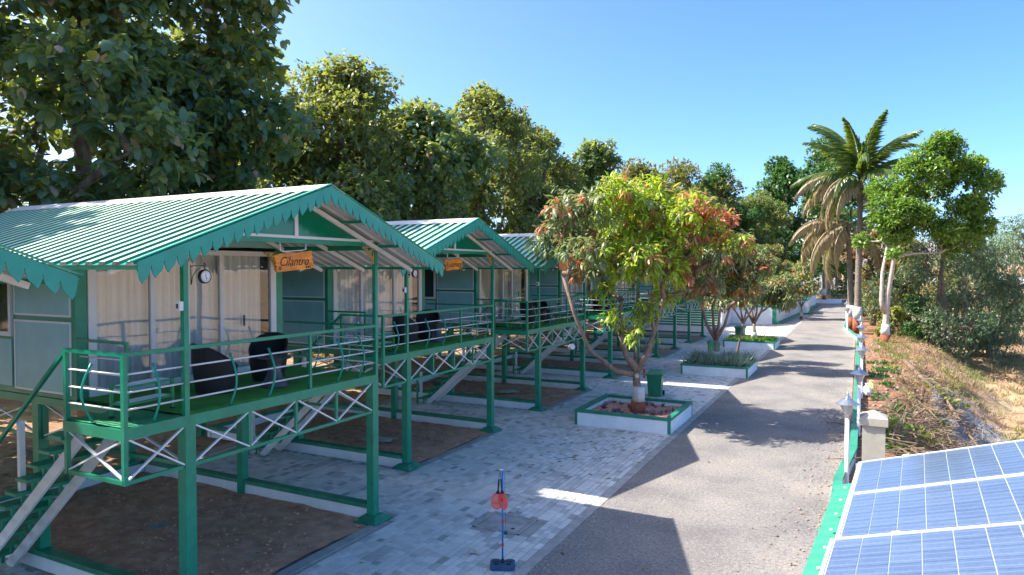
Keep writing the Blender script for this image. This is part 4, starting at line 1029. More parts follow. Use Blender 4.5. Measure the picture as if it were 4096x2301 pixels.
def mango_small(name, label, base, H0, Rr, n_b, seed, sparse, lo, n_merged=900, fork=1.2, tilt=0, bands=True, rad=.11, n_obj=0, redp=.15):
    random.seed(seed); b = []
    for _ in range(n_b):
        a = random.uniform(0, 6.28); r = random.uniform(.2, .85) * Rr; b.append((r * math.cos(a), r * math.sin(a), random.uniform(lo, H0 - .4) - .35 * (r / Rr) ** 2, random.uniform(.45, .8)))
    tk = [(0, 0, 0), (.05 + tilt * .3, 0, fork * .5), (.02 + tilt, .05, fork)]
    tks = []
    for q in range(4):
        a = q * 1.6 + .4; tks.append(([(tk[-1][0], tk[-1][1], fork - .05), (tk[-1][0] + .4 * math.cos(a), .4 * math.sin(a), fork + .6), (tk[-1][0] + .65 * math.cos(a), .65 * math.sin(a), fork + 1.5)], rad * .55))
    f = lambda P, idx: np.where(rng.rand(len(P)) < redp, 2, np.where(rng.rand(len(P)) < sparse, 1, 0))
    return make_tree(name, label, 'tree', base, tk, rad, b, 'mango_dull', .22, .06, int(n_merged * 1.2), per=8, group='mango trees beside the road', bark='bark_mango', droop=.3, hang=.5, twigs=4, shell=.35,
                     mats_mix=(['mango_bright', 'mango_dull', 'mango_red'], f), trunks=tks, n_obj=n_obj, objmats=lambda P, i: MC['mango_red' if rng.rand() < redp else ('mango_dull' if rng.rand() < sparse else 'mango_bright')],
                     bands=[(.0, .3, 'paint_red', tk[:2], rad * 1.1), (.301, fork * .5, 'paint_wh', tk[:2], rad)] if bands else None)
mango_small('mango_tree', 'mango tree with several bare stems, in the planter of striped grass', (-5.85, 31.9, .25), 5.6, 2.1, 20, 11, .93, 3.6, 1100, rad=.16, n_obj=150, redp=.2)
mango_small('mango_tree', 'mango tree with a forked whitewashed trunk, in the third planter', (-5.6, 42.6, .25), 5.8, 2.3, 20, 12, .95, 2.5, 1100, rad=.14, n_obj=120, redp=.12)
mango_small('mango_tree', 'slim mango tree with a white and red trunk against the white garden wall', (-4.75, 67.5, 0), 5.6, 1.7, 14, 13, .8, 2.4, 700, rad=.10, redp=.1)
mango_small('mango_tree', 'leaning dark stemmed young mango between the second and third planters', (-5.35, 34.6, 0), 4.6, 1.2, 7, 14, .97, 3.0, 300, rad=.08, tilt=.3, fork=2.0, bands=False, redp=.1)
random.seed(3)
for (x, y, h, r_, s_) in ((-9.5, 66, 6.5, 2.6, 21), (-9.6, 78, 6.2, 2.8, 22), (-12.5, 72, 7.5, 3.2, 23), (-8.4, 88, 5.0, 2.0, 24)):
    mango_small('garden_tree', ['broad olive tree just inside the corner of the white garden wall', 'rounded tree in the garden bed halfway along the white wall', 'tall grey green tree at the back of the raised garden', 'low tree at the far end of the white garden wall'][s_ - 21],
                (x, y, 1.2), h, r_, 16, s_, .85, 1.6, 900, rad=.14, bands=False, redp=.12)
random.seed(5)

# ---------------------------------------------------------------- kerb wall, lamps, gate pillar
kp = [(-.42, 13.5), (-.42, 15.6), (-.16, 18.5), (-.12, 26), (-.12, 38), (-.10, 49.5), (-.45, 52), (-1.02, 57.5), (-1.0, 64), (-.9, 75), (-.6, 96)]
t = thing('kerb_wall', 'low white kerb wall with green top running along the right side of the road', 'low wall', (0, 0, 0))
def strip(mb, pts, w0, w1, z0, z1):
    V = []
    for i, (x, y) in enumerate(pts):
        a = Vector(pts[max(i - 1, 0)]); b = Vector(pts[min(i + 1, len(pts) - 1)]); d = (b - a).normalized(); n = Vector((d.y, -d.x))
        for w, z in ((w0, z0), (w1, z0), (w1, z1), (w0, z1)): V.append((x + n.x * w, y + n.y * w, z))
    F = [(4 * i + a, 4 * i + (a + 1) % 4, 4 * i + 4 + (a + 1) % 4, 4 * i + 4 + a) for i in range(len(pts) - 1) for a in range(4)]
    F = [tuple(reversed(f)) for f in F]
    F += [(0, 1, 2, 3), tuple(4 * (len(pts) - 1) + q for q in (3, 2, 1, 0))]; mb.add(V, F)
mb = MB(); strip(mb, kp, .0, .13, -.3, .20); mb.build('wall', 'wall_white', t)
mb = MB(); strip(mb, kp, -.02, .155, .201, .27); mb.build('coping', 'kerb_green', t)
def make_lamp():
    t = thing('garden_lamp', '', 'lamp', (0, 0, 0), 0, 'short garden lamps along the kerb wall')
    MB().lathe([(.045, 0), (.045, 1.42), (.038, 1.42)], 12).build('post', 'white_paint', t, smooth=True)
    MB().lathe([(.05, 1.42), (.055, 1.46), (.05, 1.50)], 12).build('collar', 'lamp_silver', t, smooth=True)
    MB().lathe([(.06, 1.50), (.085, 1.55), (.15, 1.70)], 8).build('lantern', 'lamp_glass', t)
    MB().lathe([(.15, 1.70), (.235, 1.71), (.24, 1.725), (.12, 1.80), (.07, 1.83)], 16).build('hat', 'lamp_silver', t, smooth=False)
    MB().lathe([(.07, 1.83), (.075, 1.85), (.045, 1.87), (.05, 1.89), (.03, 1.91), (.035, 1.93), (0, 1.97)], 12).build('finial', 'lamp_silver', t, smooth=True)
    return t
lp = make_lamp()
LL = ['garden lamp standing just in front of the beige gate pillar, nearest the camera', 'second garden lamp, rising behind the beige gate pillar', 'garden lamp beside the white plastic bags on the kerb', 'fourth garden lamp counted from the beige pillar', 'fifth garden lamp, just before the kerb bends', 'sixth garden lamp, in front of the twin palm trunks', 'garden lamp at the bend of the kerb wall, left of the palm trunks', 'farthest garden lamp, small, past the palm trunks']
for k, (x, y) in enumerate(((-.20, 16.2), (.02, 21.0), (.10, 27.2), (.10, 32.3), (.1, 37.9), (.08, 43.0), (-.75, 49.3 + 5), (-.95, 63))):
    o = lp if k == 0 else copy_tree(lp); o.location = (x, y, 0); o['label'] = LL[k]
t = thing('gate_pillar', 'beige square gate pillar with a pyramid cap beside the kerb', 'pillar', (.30, 16.35, -.05))
MB().box(-.215, .215, -.215, .215, -.2, 1.36).build('shaft', 'pillar_beige', t)
mb = MB(); a = .262; mb.add([(-a, -a, 1.361), (a, -a, 1.361), (a, a, 1.361), (-a, a, 1.361), (-a, -a, 1.52), (a, -a, 1.52), (a, a, 1.52), (-a, a, 1.52), (0, 0, 1.66)], [(0, 3, 2, 1), (0, 1, 5, 4), (1, 2, 6, 5), (2, 3, 7, 6), (3, 0, 4, 7), (4, 5, 8), (5, 6, 8), (6, 7, 8), (7, 4, 8)])
mb.build('cap', 'pillar_beige', t)
MB().box(-.33, -.216, -.16, -.10, .38, .50).build('gate_hinge', 'pillar_beige', t); MB().box(.216, .26, -.1, -.06, .55, .58).build('gate_hinge', 'pillar_beige', t)
for (x, y, m, lab) in ((.28, 28.0, 'plastic_bag', 'crumpled white plastic bag hanging behind the third garden lamp'), (.42, 28.8, 'plastic_yellow', 'crumpled yellow plastic bag behind the kerb wall')):
    mb = MB(); mb.lathe([(0, 0), (.14, .03), (.17, .15), (.12, .30), (.04, .38), (.07, .45)], 12); mb.v = [(a + .04 * noise.noise(Vector((a * 9, b * 9, c * 9 + x))), b + .04 * noise.noise(Vector((a * 9, b * 9, c * 7 + 5))), c) for a, b, c in mb.v]
    o = mb.build('plastic_bag', m); o.location = (x, y, -.02); tag(o, lab, 'bag')

# ---------------------------------------------------------------- shed roof with solar panels
TIL = math.atan(.30); PR = R(-3.7)
t = thing('shed', 'low shed with bright green corrugated roof under the solar panels', 'shed', (-.59, 0, 0), PR)
mb = MB(); n = 64; V = []; y0, y1 = 1.0, 6.62
for i in range(n * 6 + 1):
    y = y0 + (y1 - y0) * i / (n * 6); ph = (y / .19) % 1
    zz = .018 * (1 if .15 < ph < .5 else (ph / .15 if ph < .15 else max(0, 1 - (ph - .5) / .15)))
    V += [(0, y, 2.70 + zz), (4.2, y, 2.70 + 4.2 * .30 + zz)]
mb.add(V, [(2 * i, 2 * i + 1, 2 * i + 3, 2 * i + 2) for i in range(n * 6)]); mb.build('roof_sheet', 'shed_green', t)
for y in (1.3, 6.3):
    for x in (.25, 3.8): MB().box(x, x + .1, y, y + .1, -2.6 if x > 1 else -.5, 2.62 + x * .30).build('post', 'green_paint', t)
for y in (1.3, 3.8, 6.3): MB().bar((.1, y, 2.65), (4.1, y, 2.65 + 4.0 * .30), .05, .06).build('rafter', 'green_paint', t)
for i in range(9): MB().lathe([(0, .012), (.012, .008), (.014, 0)], 8, (.09, 3.5 + i * .36, 2.756)).build('roof_screw', 'alu', t)
cm = MB().box(-.0765, .0765, -.0765, .0765, -.001, .001).mesh('cell', 'solar_cell')
def make_panel():
    t = thing('solar_panel', '', 'solar panel', (0, 0, 0), 0, 'blue solar panels on the shed roof')
    L, Wd = 1.665, .99
    MB().box(0, L, 0, .022, -.035, .006).build('frame', 'alu', t); MB().box(0, L, Wd - .022, Wd, -.035, .006).build('frame', 'alu', t)
    MB().box(0, .022, .022, Wd - .022, -.035, .0062).build('frame', 'alu', t); MB().box(L - .022, L, .022, Wd - .022, -.035, .0062).build('frame', 'alu', t)
    MB().box(.022, L - .022, .022, Wd - .022, -.01, -.0015).build('backsheet', 'backsheet', t)
    for x in (.35, 1.3):
        for y in (-.004, Wd + .004): MB().box(x, x + .05, y - .012, y + .012, .0065, .012).build('clamp', 'alu', t)
    px = (L - .06) / 10; py = (Wd - .05) / 6
    for i in range(10):
        for j in range(6): link('cell', cm, t, (.03 + px * (i + .5), .025 + py * (j + .5), .0008), None, (px / .157, py / .157, 1))
    return t
pn = make_panel()
PLAB = ['farthest solar panel, touching the foot of the beige gate pillar in view', 'middle solar panel of the row on the shed roof', 'third solar panel, cut by the bottom edge']
k = 0
for i in range(3):
    for j in range(2):
        o = pn if k == 0 else copy_tree(pn); k += 1
        q = Matrix.Rotation(PR, 3, 'Z') @ Vector((j * 1.68 * math.cos(TIL) - (.025 if i == 2 else 0), -1.0 - i * 1.0, 0)); o.location = (.01 + q.x, 6.70 + q.y, 2.90 + j * 1.68 * math.sin(TIL)); o.rotation_euler = (0, -TIL, PR)
        o['label'] = PLAB[i] if j == 0 else ['solar panel in the second column, at the right edge of the frame behind the others', 'second column solar panel cut by the right edge, middle row', 'second column solar panel at the bottom right corner'][i]
mb = MB()
for y in (6.1, 5.1, 4.1): mb.bar((.05 - (6.7 - y) * .065, y, 2.84), (.05 - (6.7 - y) * .065 + 3.3 * math.cos(TIL), y - .2, 2.84 + 3.3 * math.sin(TIL)), .04, .04)
tag(mb.build('mounting_rails', 'alu'), 'aluminium rails holding the solar panels above the shed roof', 'rails')

# ---------------------------------------------------------------- trees behind the cottages
TC = [cluster_mesh('leaf_cluster', 7, .42, .26, .22, 'teak_leaf', .7, s) for s in range(4)]
TCB = [cluster_mesh('leaf_cluster', 7, .32, .19, .22, 'teak_leaf_b', .7, s + 9) for s in range(4)]
def teak(label, x, y, h, w, lo, seed, nb=34, mat_='teak_leaf', n_merged=1700, L=.42, W=.25, n_obj=300, per=6, flat=.0, name='teak_tree'):
    random.seed(seed); b = []
    for q in range(nb):
        a = random.uniform(0, 6.28); u = q / nb; z = lo + (h - lo - .8) * u; prof = math.sin(math.pi * min(1, .18 + .82 * u)) ** .6
        r = w * prof * random.uniform(.25, 1.0); b.append((r * math.cos(a), r * math.sin(a), z, random.uniform(1.0, 1.75)))
    b.append((0, 0, h - 1.0, 1.2))
    tk = [(0, 0, -.1), (random.uniform(-.2, .2), .1, h * .2), (random.uniform(-.4, .4), random.uniform(-.3, .3), h * .42), (random.uniform(-.5, .5), random.uniform(-.4, .4), h * .65), (0, 0, h * .85)]
    return make_tree(name, label, 'tree', (x, y, 0), tk, .2 + h * .006, b, mat_, L, W, n_merged, per=per, n_obj=n_obj, objmats=TC if mat_ == 'teak_leaf' else TCB, group='large leaved trees behind the cottages', droop=.2, hang=.35, shell=.45, twigs=3)
teak('big leaved tree filling the top left corner behind the nearest cottage roof', -20.3, 12.3, 16.8, 3.6, 3.0, 31, nb=44, n_merged=3500, L=.32, W=.19)
teak('tallest dark tree rising out of the top of the frame over the nearest roof ridge', -20.5, 16.9, 19.2, 2.8, 3.2, 32, nb=48, n_merged=3600, L=.34, W=.20)
teak('big leaved tree at the far left edge, half out of frame', -21.2, 7.2, 17.2, 3.6, 3.0, 30, nb=34, n_merged=2400, n_obj=120, L=.32, W=.19)
teak('round topped yellowish tree just right of the tall dark one', -21.1, 24.2, 14.3, 3.6, 2.4, 33, nb=44, mat_='teak_leaf_b', L=.23, W=.13, n_merged=5200, n_obj=150)
teak('broad tree with coarse hanging leaves above the gap between the two nearest roofs', -20.3, 30.2, 13.4, 4.4, 2.2, 34, nb=38, n_obj=300, n_merged=2400, L=.36, W=.22)
teak('high domed tree standing above the third cottage roof', -21.5, 38.2, 16.4, 5.4, 2.4, 35, nb=60, mat_='teak_leaf_b', L=.25, W=.14, n_merged=5600, n_obj=200)
teak('tree with reddish top behind the left side of the nearest mango tree', -21.1, 47.0, 15.0, 4.8, 2.4, 36, nb=34, mat_='teak_leaf_b', L=.27, W=.16, n_merged=3600, n_obj=100)
teak('dark knobbly topped tree at the low end of the tree line', -20.4, 55.0, 15.6, 3.4, 2.4, 37, nb=30, n_merged=2800, n_obj=60, L=.34, W=.2)
teak('small tree hugging the back of the second cottage', -18.6, 22.4, 9.0, 2.2, 2.2, 38, nb=22, mat_='teak_leaf_b', n_merged=1900, n_obj=0, L=.28, W=.16)
teak('low leafy tree filling the space under the domed tree', -19.4, 43.0, 10.4, 3.0, 2.2, 39, nb=26, mat_='teak_leaf_b', n_merged=2200, n_obj=0, L=.28, W=.16)
teak('bushy tree filling the dip between the round topped tree and the coarse leaved one', -22.0, 27.6, 12.8, 4.2, 2.4, 41, nb=34, mat_='teak_leaf_b', n_merged=3000, n_obj=0, L=.26, W=.15)
teak('tree closing the gap right of the domed tree', -22.5, 43.6, 15.8, 4.8, 2.4, 42, nb=36, mat_='teak_leaf_b', n_merged=3400, n_obj=0, L=.28, W=.16)
teak('bushy tree just before the dark knobbly topped one', -22.0, 51.5, 13.6, 4.0, 2.4, 43, nb=34, mat_='teak_leaf_b', n_merged=3000, n_obj=0, L=.3, W=.17)
teak('mid height tree joining the tall dark one to the round topped one', -22.8, 22.0, 11.8, 3.2, 2.4, 44, nb=30, mat_='teak_leaf_b', n_merged=2600, n_obj=0, L=.26, W=.15)
teak('tree outside the left edge whose branches shade the nearest roof', -20.5, 2.5, 15.5, 3.8, 3.0, 40, nb=34, n_merged=2200, n_obj=0)
# second row and understory
def simple_tree(name, label, x, y, z, h, w, lo, seed, leafmat, L, W, n=900, per=6, bark='bark', group=None, nb=20, cat='tree', rad=None, hang=.2):
    random.seed(seed); b = []
    for q in range(nb):
        a = random.uniform(0, 6.28); u = q / nb; prof = math.sin(math.pi * min(1, .2 + .8 * u)) ** .55; r = w * prof * random.uniform(.2, 1.0)
        b.append((r * math.cos(a), r * math.sin(a), lo + (h - lo - .3 * w) * u, w * random.uniform(.26, .4)))
    tk = [(0, 0, -.2), (random.uniform(-.2, .2), 0, h * .25), (random.uniform(-.3, .3), .1, h * .5), (0, 0, h * .75)]
    return make_tree(name, label, cat, (x, y, z), tk, rad or (.1 + h * .012), b, leafmat, L, W, n, per=per, group=group, bark=bark, hang=hang, shell=.45, twigs=2, sides=7)
GB = 'trees and bushes beyond the cottages'
ub = [(-27, 4, 6.5, 'behind the left edge'), (-28.5, 12, 7.5, 'under the top left tree'), (-28, 20, 7, 'seen between the two nearest big trunks'), (-28.5, 28, 7.5, 'under the round topped tree'), (-28, 37, 7, 'behind the second cottage ridge'), (-29, 47, 8, 'behind the third cottage ridge'), (-28, 58, 8, 'behind the fourth cottage ridge')]
for k, (x, y, h, w_) in enumerate(ub):
    simple_tree('understory_tree', f'sunlit yellow green undergrowth tree {w_}', x, y, 0, h, 4.2, 1.0, 60 + k, 'shrub_leaf' if k % 2 == 0 else 'olive_leaf', .3, .16, 1100, group=GB, nb=22)
for k, (x, y, h, w, m, lab) in enumerate(((-20, 70, 16.6, 6.2, 'olive_leaf', 'brownish olive tree beyond the cottage row, left of the yellow one'), (-19.5, 88, 19.6, 7.4, 'olive_leaf', 'pale yellow olive tree with an airy top beyond the mango trees'), (-16.2, 92, 19.2, 6.2, 'dark_leaf', 'mid green tree right of the airy yellow one'), (-12.6, 96, 15.5, 6.2, 'teak_leaf_b', 'dark brownish tree sloping down towards the far hill'), (-25, 82, 18, 6, 'teak_leaf_b', 'brown green tree far behind the tree line'), (-14.5, 74, 8.5, 3.5, 'acacia_leaf', 'grey green rounded tree above the raised garden'), (-17.5, 62, 8.5, 3.2, 'teak_leaf_b', 'low bushy tree behind the last cottage'), (-22, 76, 15.5, 6.0, 'teak_leaf_b', 'broad olive brown tree between the dark knobbly one and the airy yellow one'))):
    simple_tree('background_tree', lab, x, y, 0, h, w, 2.0, 80 + k, m, .36, .2, 3400, group='trees beyond the cottage row', nb=26)
# dark green trees left of the palms
for k, (x, y, h, w, lab) in enumerate(((-9.8, 106, 21.5, 6.4, 'tall dark green tree behind the drooping palm fronds, left of the trunk'), (-4.5, 118, 26, 6.5, 'dark green tree whose top shows beside the upper palm fronds'))):
    simple_tree('dark_tree', lab, x, y, 0, h, w, 4.0, 95 + k, 'dark_leaf', .5, .3, 3000, bark='bark_pale', group='dark green trees by the far bend', nb=30, rad=.4)
for k, (x, y, h, w, m, lab) in enumerate(((-10.5, 112, 7, 2.6, 'shrub_leaf', 'pale green bush at the far bend left of the white building'), (-1.2, 112, 9, 4, 'dark_leaf', 'dense green bush right of the white building'), (3.4, 88, 9, 3.0, 'acacia_leaf', 'bush behind the twin palm trunks on the right'), (3.6, 72, 7, 2.4, 'olive_leaf', 'brown green bush between the palms and the pale barked tree'))):
    simple_tree('far_bush', lab, x, y, 0 if x < 2 else -.3, h, w, .8, 110 + k, m, .32, .16, 900, group='bushes round the far bend', nb=20, cat='bush')
p = loc((2196 - 1288) / 1717 * 56, 56, 0); simple_tree('dry_tree', 'rust brown leaved tree between the palm trunks and the pale barked tree', p[0], p[1], -.2, 8.6, 2.0, 3.2, 171, 'dry_leaf', .26, .13, 900, nb=14)
p = loc((2216 - 1288) / 1717 * 62, 62, 0); simple_tree('far_bush', 'leafy green shrub right behind the pale forked trunk', p[0], p[1], -.3, 6.0, 2.2, .4, 172, 'olive_leaf', .26, .13, 1100, nb=16, cat='bush', group='bushes round the far bend')
# pale barked bright green tree on the bank
bb = []; random.seed(44)
for (l, z, r) in ((-.5, 7.6, .8), (-.2, 8.8, .9), (.3, 9.8, .9), (1.0, 10.7, .9), (1.8, 11.5, .9), (2.8, 12.3, .9), (3.5, 12.0, .8), (2.3, 10.6, 1.0), (3.5, 10.9, 1.0), (1.3, 9.4, 1.0), (2.6, 9.4, 1.0), (3.9, 9.7, 1.0), (4.6, 10.6, .9),
                  (5.5, 11.0, .8), (6.3, 11.3, .75), (6.6, 10.2, .75), (5.6, 9.6, .95), (6.9, 9.1, .6), (6.2, 8.4, .8), (5.2, 8.2, .9), (4.2, 8.4, .9), (5.6, 7.2, .8), (3.2, 8.0, .8), (1.8, 8.0, .8), (.6, 7.4, .7), (-.8, 6.4, .6), (-.3, 5.5, .45), (.2, 6.6, .7), (1.2, 7.0, .8), (1.9, 6.9, .7), (.8, 8.4, .9), (.1, 7.8, .8), (2.6, 7.2, .7), (3.6, 7.0, .8), (4.4, 6.6, .8), (5.1, 5.8, .6), (5.8, 6.3, .6), (4.9, 6.8, .6)):
    bb.append((*loc(l * .93, random.uniform(-1.5, 1.5), z), r * 1.05))
tk = [(0, 0, -.3), (.05, 0, 1.2), loc(.15, 0, 3.0), loc(.5, 0, 5.2), loc(.8, 0, 7.0)]
tk2 = [loc(-.05, 0, 1.9), loc(-.25, 0, 2.6), loc(-.15, .1, 4.4), loc(.2, .1, 6.4)]
tk3 = [loc(.5, 0, 5.0), loc(1.1, .2, 6.6), loc(2.3, .3, 8.4), loc(3.6, .3, 9.8)]
make_tree('pale_bark_tree', 'bright green tree with a forked pale trunk painted white and red, on the bank', 'tree', (1.45, 49.3, 0), tk, .22, bb, 'bright_leaf', .20, .12, 5600, per=6, bark='bark_pale', hang=.1, shell=.38, twigs=4,
          trunks=[(tk2, .15), (tk3, .11)], bands=[(-.3, .42, 'paint_red', tk[:2], .245), (.421, 1.1, 'paint_wh', tk[:2], .222)])
for k, (l, d, h, w, lo, m, lab) in enumerate(((31, 49, 10.8, 4.6, .3, 'acacia_leaf', 'grey green feathery tree filling the right side below the bright tree'), (36.5, 52, 10.2, 4.2, .3, 'acacia_leaf', 'feathery tree against the right edge with bare grey twigs'), (31.6, 55, 7.6, 2.9, .2, 'olive_leaf', 'dull olive bush just right of the pale trunk'), (46.5, 63, 12.6, 4.6, 1.5, 'acacia_leaf', 'tall airy feathery tree whose top touches the sky at the right edge'), (42.0, 66, 9.5, 4.0, .5, 'olive_leaf', 'dry olive bush behind the feathery trees'), (25.9, 46.5, 2.4, 1.1, .1, 'shrub_leaf', 'small yellow green shrub at the foot of the pale trunk'), (28.2, 47.8, 3.4, 1.5, .1, 'dark_leaf', 'dark green shrub on the bank right of the pale trunk'))):
    p = loc(l, d, 0); z = float(H(p[0], p[1]))
    simple_tree('bank_tree' if h > 4 else 'bank_shrub', lab, p[0], p[1], z, h - (0 if h < 4 else 0), w, lo, 130 + k, m, .21 if h > 4 else .16, .08 if h > 4 else .08, 3300 if h > 4 else 700, per=6, bark='bark_mango', group='trees and shrubs on the right bank', nb=34 if h > 4 else 10, cat='tree' if h > 4 else 'shrub', hang=.1)

# ---------------------------------------------------------------- coconut palms
def frond_mesh(name, L, arch, mname, k=46, ll=.85, seed=0, curl=0., dens=1.):
    r0 = np.random.RandomState(seed); pts = []; n = 12; a = R(8)
    x = z = 0.
    for i in range(n + 1):
        pts.append((x, 0, z)); x += math.cos(a) * L / n; z += math.sin(a) * L / n; a -= arch / n * (1 + i / n)
    mb = MB(); mb.tube(pts, [.045 * (1 - i / (n + 1)) + .006 for i in range(n + 1)], 5)
    P = []; D = []; U = []; LL = []; WW = []
    for s in (-1, 1):
        for j in range(k):
            u = .12 + .88 * j / (k - 1); f = u * n; i = min(int(f), n - 1); q = f - i
            p = np.array(pts[i]) * (1 - q) + np.array(pts[i + 1]) * q; t_ = np.array(pts[i + 1]) - np.array(pts[i]); t_ /= np.linalg.norm(t_)
            P.append(p); dr = .25 + .9 * curl + r0.rand() * .35
            D.append(t_ * (.55 + .5 * u) + np.array([0, s * 1., 0]) * (.9 - .35 * u - .35 * curl) + np.array([0, 0, -dr])); U.append([0, 0, 1.])
            LL.append(ll * 1.15 * (math.sin(math.pi * min(1, .22 + .75 * u)) ** .6) * (.8 + .4 * r0.rand())); WW.append(.12)
    V, F = leaves(np.array(P), np.array(D), np.array(U), np.array(LL), np.array(WW), .35, .03)
    V2 = np.array(mb.v); nq = len(V2)
    me = bpy.data.meshes.new(name); me.from_pydata([tuple(v) for v in V2] + [tuple(v) for v in V], [], mb.f + [tuple(int(q) + nq for q in f) for f in F]); me.materials.append(MATS[mname]); me.update(); return me
FG = [frond_mesh('frond', 4.6, R(48), 'palm_green', seed=1), frond_mesh('frond', 4.6, R(90), 'palm_green', seed=2, curl=.3), frond_mesh('frond', 4.4, R(45), 'palm_green', seed=3)]
FD = [frond_mesh('frond', 4.6, R(68), 'palm_dry', seed=4, curl=.7), frond_mesh('frond', 4.4, R(85), 'palm_dry', seed=5, curl=.9)]
def palm(label, x, y, h, lean, rr, fr, bands=((0, 1.0, 'paint_red'), (1.0, 1.9, 'paint_wh')), sc_=1., name='coconut_palm'):
    t = thing(name, label, 'palm tree', (x, y, 0), 0, 'coconut palms')
    pts = [(0, 0, -.2)] + [(lean[0] * (i / 8) ** 1.5, lean[1] * (i / 8) ** 1.5, h * i / 8) for i in range(1, 9)]
    P2 = []; R2 = []
    for i in range(8):
        for q in range(7):
            u = (i + q / 7) / 8; a = Vector(pts[i]).lerp(Vector(pts[i + 1]), q / 7); P2.append(a); R2.append(rr * (1.25 - .25 * min(1, u * 6) - .35 * u) * (1 + .05 * (q % 2)))
    P2.append(pts[-1]); R2.append(rr * .7)
    MB().tube(P2, R2, 10).build('trunk', 'bark_palm', t, smooth=True)
    for (a, b, m) in bands:
        pa = Vector(pts[0]).lerp(Vector(pts[1]), (a + .2) / (h / 8 + .2)) if a < h / 8 else Vector(pts[1]); pb = Vector(pts[0]).lerp(Vector(pts[1]), min(1, (b + .2) / (h / 8 + .2)))
        if b > h / 8: pb = Vector(pts[1]).lerp(Vector(pts[2]), (b - h / 8) / (h / 8))
        MB().tube([pa, (pa + pb) / 2, pb], rr * 1.33, 14).build('painted_band', m, t, smooth=True)
    top = Vector(pts[-1])
    for (az, el, kind, s) in fr:
        me = (FG if kind == 'g' else FD)[random.randrange(3 if kind == 'g' else 2)]
        link('frond', me, t, top + Vector((0, 0, random.uniform(-.2, .3))), (0, -el, az), s * sc_)
    return t
random.seed(9)
fr = []
for i in range(13): fr.append((i * 2.4, R(random.uniform(50, 88)), 'g', random.uniform(1.05, 1.3)))
for i in range(10): fr.append((i * 2.4 + 1, R(random.uniform(8, 42)), 'g', random.uniform(1.0, 1.25)))
for az, el in ((R(207), 18), (R(230), 5), (R(190), 0), (R(215), -12), (R(245), -8), (R(165), 8), (R(20), -55), (R(200), -28)): fr.append((az, R(el), 'd', random.uniform(1.05, 1.25)))
palm('tall coconut palm with tan drooping fronds at the right kerb, its crown highest', -.12, 55.0, 10.9, (.1, -.6), .24, fr)
fr = []
for i in range(6): fr.append((i * 2.4, R(random.uniform(20, 55)), 'g', random.uniform(.6, .85)))
for az, el in ((R(207), 5), (R(190), -10), (R(225), -20), (R(170), -5), (R(240), -35), (R(20), -30), (R(200), -45), (R(215), 15)): fr.append((az, R(el), 'd', random.uniform(1.1, 1.3)))
palm('shorter coconut palm right behind the tall one, crown of dried fronds', -.55, 57.2, 8.0, (-.3, -.3), .23, fr)
for k, (px, d, h, lab) in enumerate(((2073, 93, 9.5, 'slim dark palm trunk in the round white edged bed at the far bend'), (2105, 108, 10.5, 'slim palm with white and red base, left one on the far bed'), (2126, 112, 11.5, 'slim leaning palm with white and red base, right one on the far bed'))):
    l = (px - 1288) / 1717 * d; p = loc(l, d, 0)
    fr = [(i * 2.4, R(random.uniform(-20, 65)), 'g' if i % 3 else 'd', random.uniform(.5, .7)) for i in range(13)]
    palm(lab, p[0], p[1], h, (.5 if k == 2 else -.2, 0), .22, fr, name='slim_palm')
# kerbed round bed and stone edging at the far bend
def at(px, d, z=0): l = (px - 1288) / 1717 * d; return loc(l, d, z)
p = at(2075, 93); t = thing('round_bed', 'round white edged tree bed at the far end of the garden wall', 'flower bed', (p[0], p[1], 0)); MB().lathe([(2.1, 0), (2.1, .5), (1.9, .5), (1.9, .35)], 28).build('edge', 'wall_white', t); MB().lathe([(1.9, .36), (0, .4)], 28).build('soil', 'soil', t)
p = at(2115, 108); t = thing('stone_bed', 'grey stone edged bed with green rim holding the two far palms', 'flower bed', (p[0], p[1], 0)); MB().lathe([(3.6, 0), (3.6, .55), (3.2, .55)], 32).build('edge', 'rock', t); MB().lathe([(3.65, .551), (3.65, .65), (3.2, .65)], 32).build('rim', 'coping_green', t); MB().lathe([(3.2, .6), (0, .7)], 32).build('soil', 'soil', t)
o = blades(900, -3.0, 3.0, -2.6, 2.6, .6, .5, .12, 'shrub_leaf', 'bed_plants', 5, .7, kind='stuff'); o.location = (p[0], p[1] + 4.0, 0)

# ---------------------------------------------------------------- raised garden wall, pool steps, far buildings
t = thing('garden_wall', 'tall white garden wall with green top beside the road past the planters', 'wall', (0, 0, 0))
gp = [(-13.6, 60.3), (-6.15, 60.3), (-5.5, 75.0), (-4.7, 75.2), (-4.75, 79.5), (-5.5, 79.8), (-4.9, 94.0), (-8.0, 97)]
mb = MB(); strip(mb, gp, -.25, 0, -.05, 1.40); mb.build('wall', 'wall_white', t)
mb = MB(); strip(mb, gp, -.29, .04, 1.401, 1.55); mb.build('coping', 'coping_green', t)
MB().box(-6.45, -6.13, 60.27, 60.45, 0, 1.40).build('corner_strip', 'coping_green', t)
mb = MB(); strip(mb, [(-6.15, 60.3), (-5.5, 75.0), (-4.7, 75.2), (-4.75, 79.5), (-5.5, 79.8), (-4.9, 94.0)], .0, .25, -.04, .16); mb.build('plinth', 'coping_green', t)
mb = MB(); mb.add([(-16, 60.5, 1.25), (-6.4, 60.5, 1.25), (-5.2, 94, 1.25), (-16, 96, 1.25)], [(0, 1, 2, 3)]); mb.build('garden_soil', 'ground_soil', kind='structure')
blades(1500, -15.5, -6.5, 61, 76, 1.25, .55, .13, 'shrub_leaf', 'garden_plants', 5, .6, kind='stuff')
blades(900, -13, -5.9, 74, 93, 1.25, .55, .13, 'olive_leaf', 'garden_plants', 5, .6, kind='stuff')
blades(260, -9.5, -6.4, 61, 75, 1.6, .16, .14, 'flower_red', 'red_flowers', 3, .9, kind='stuff')
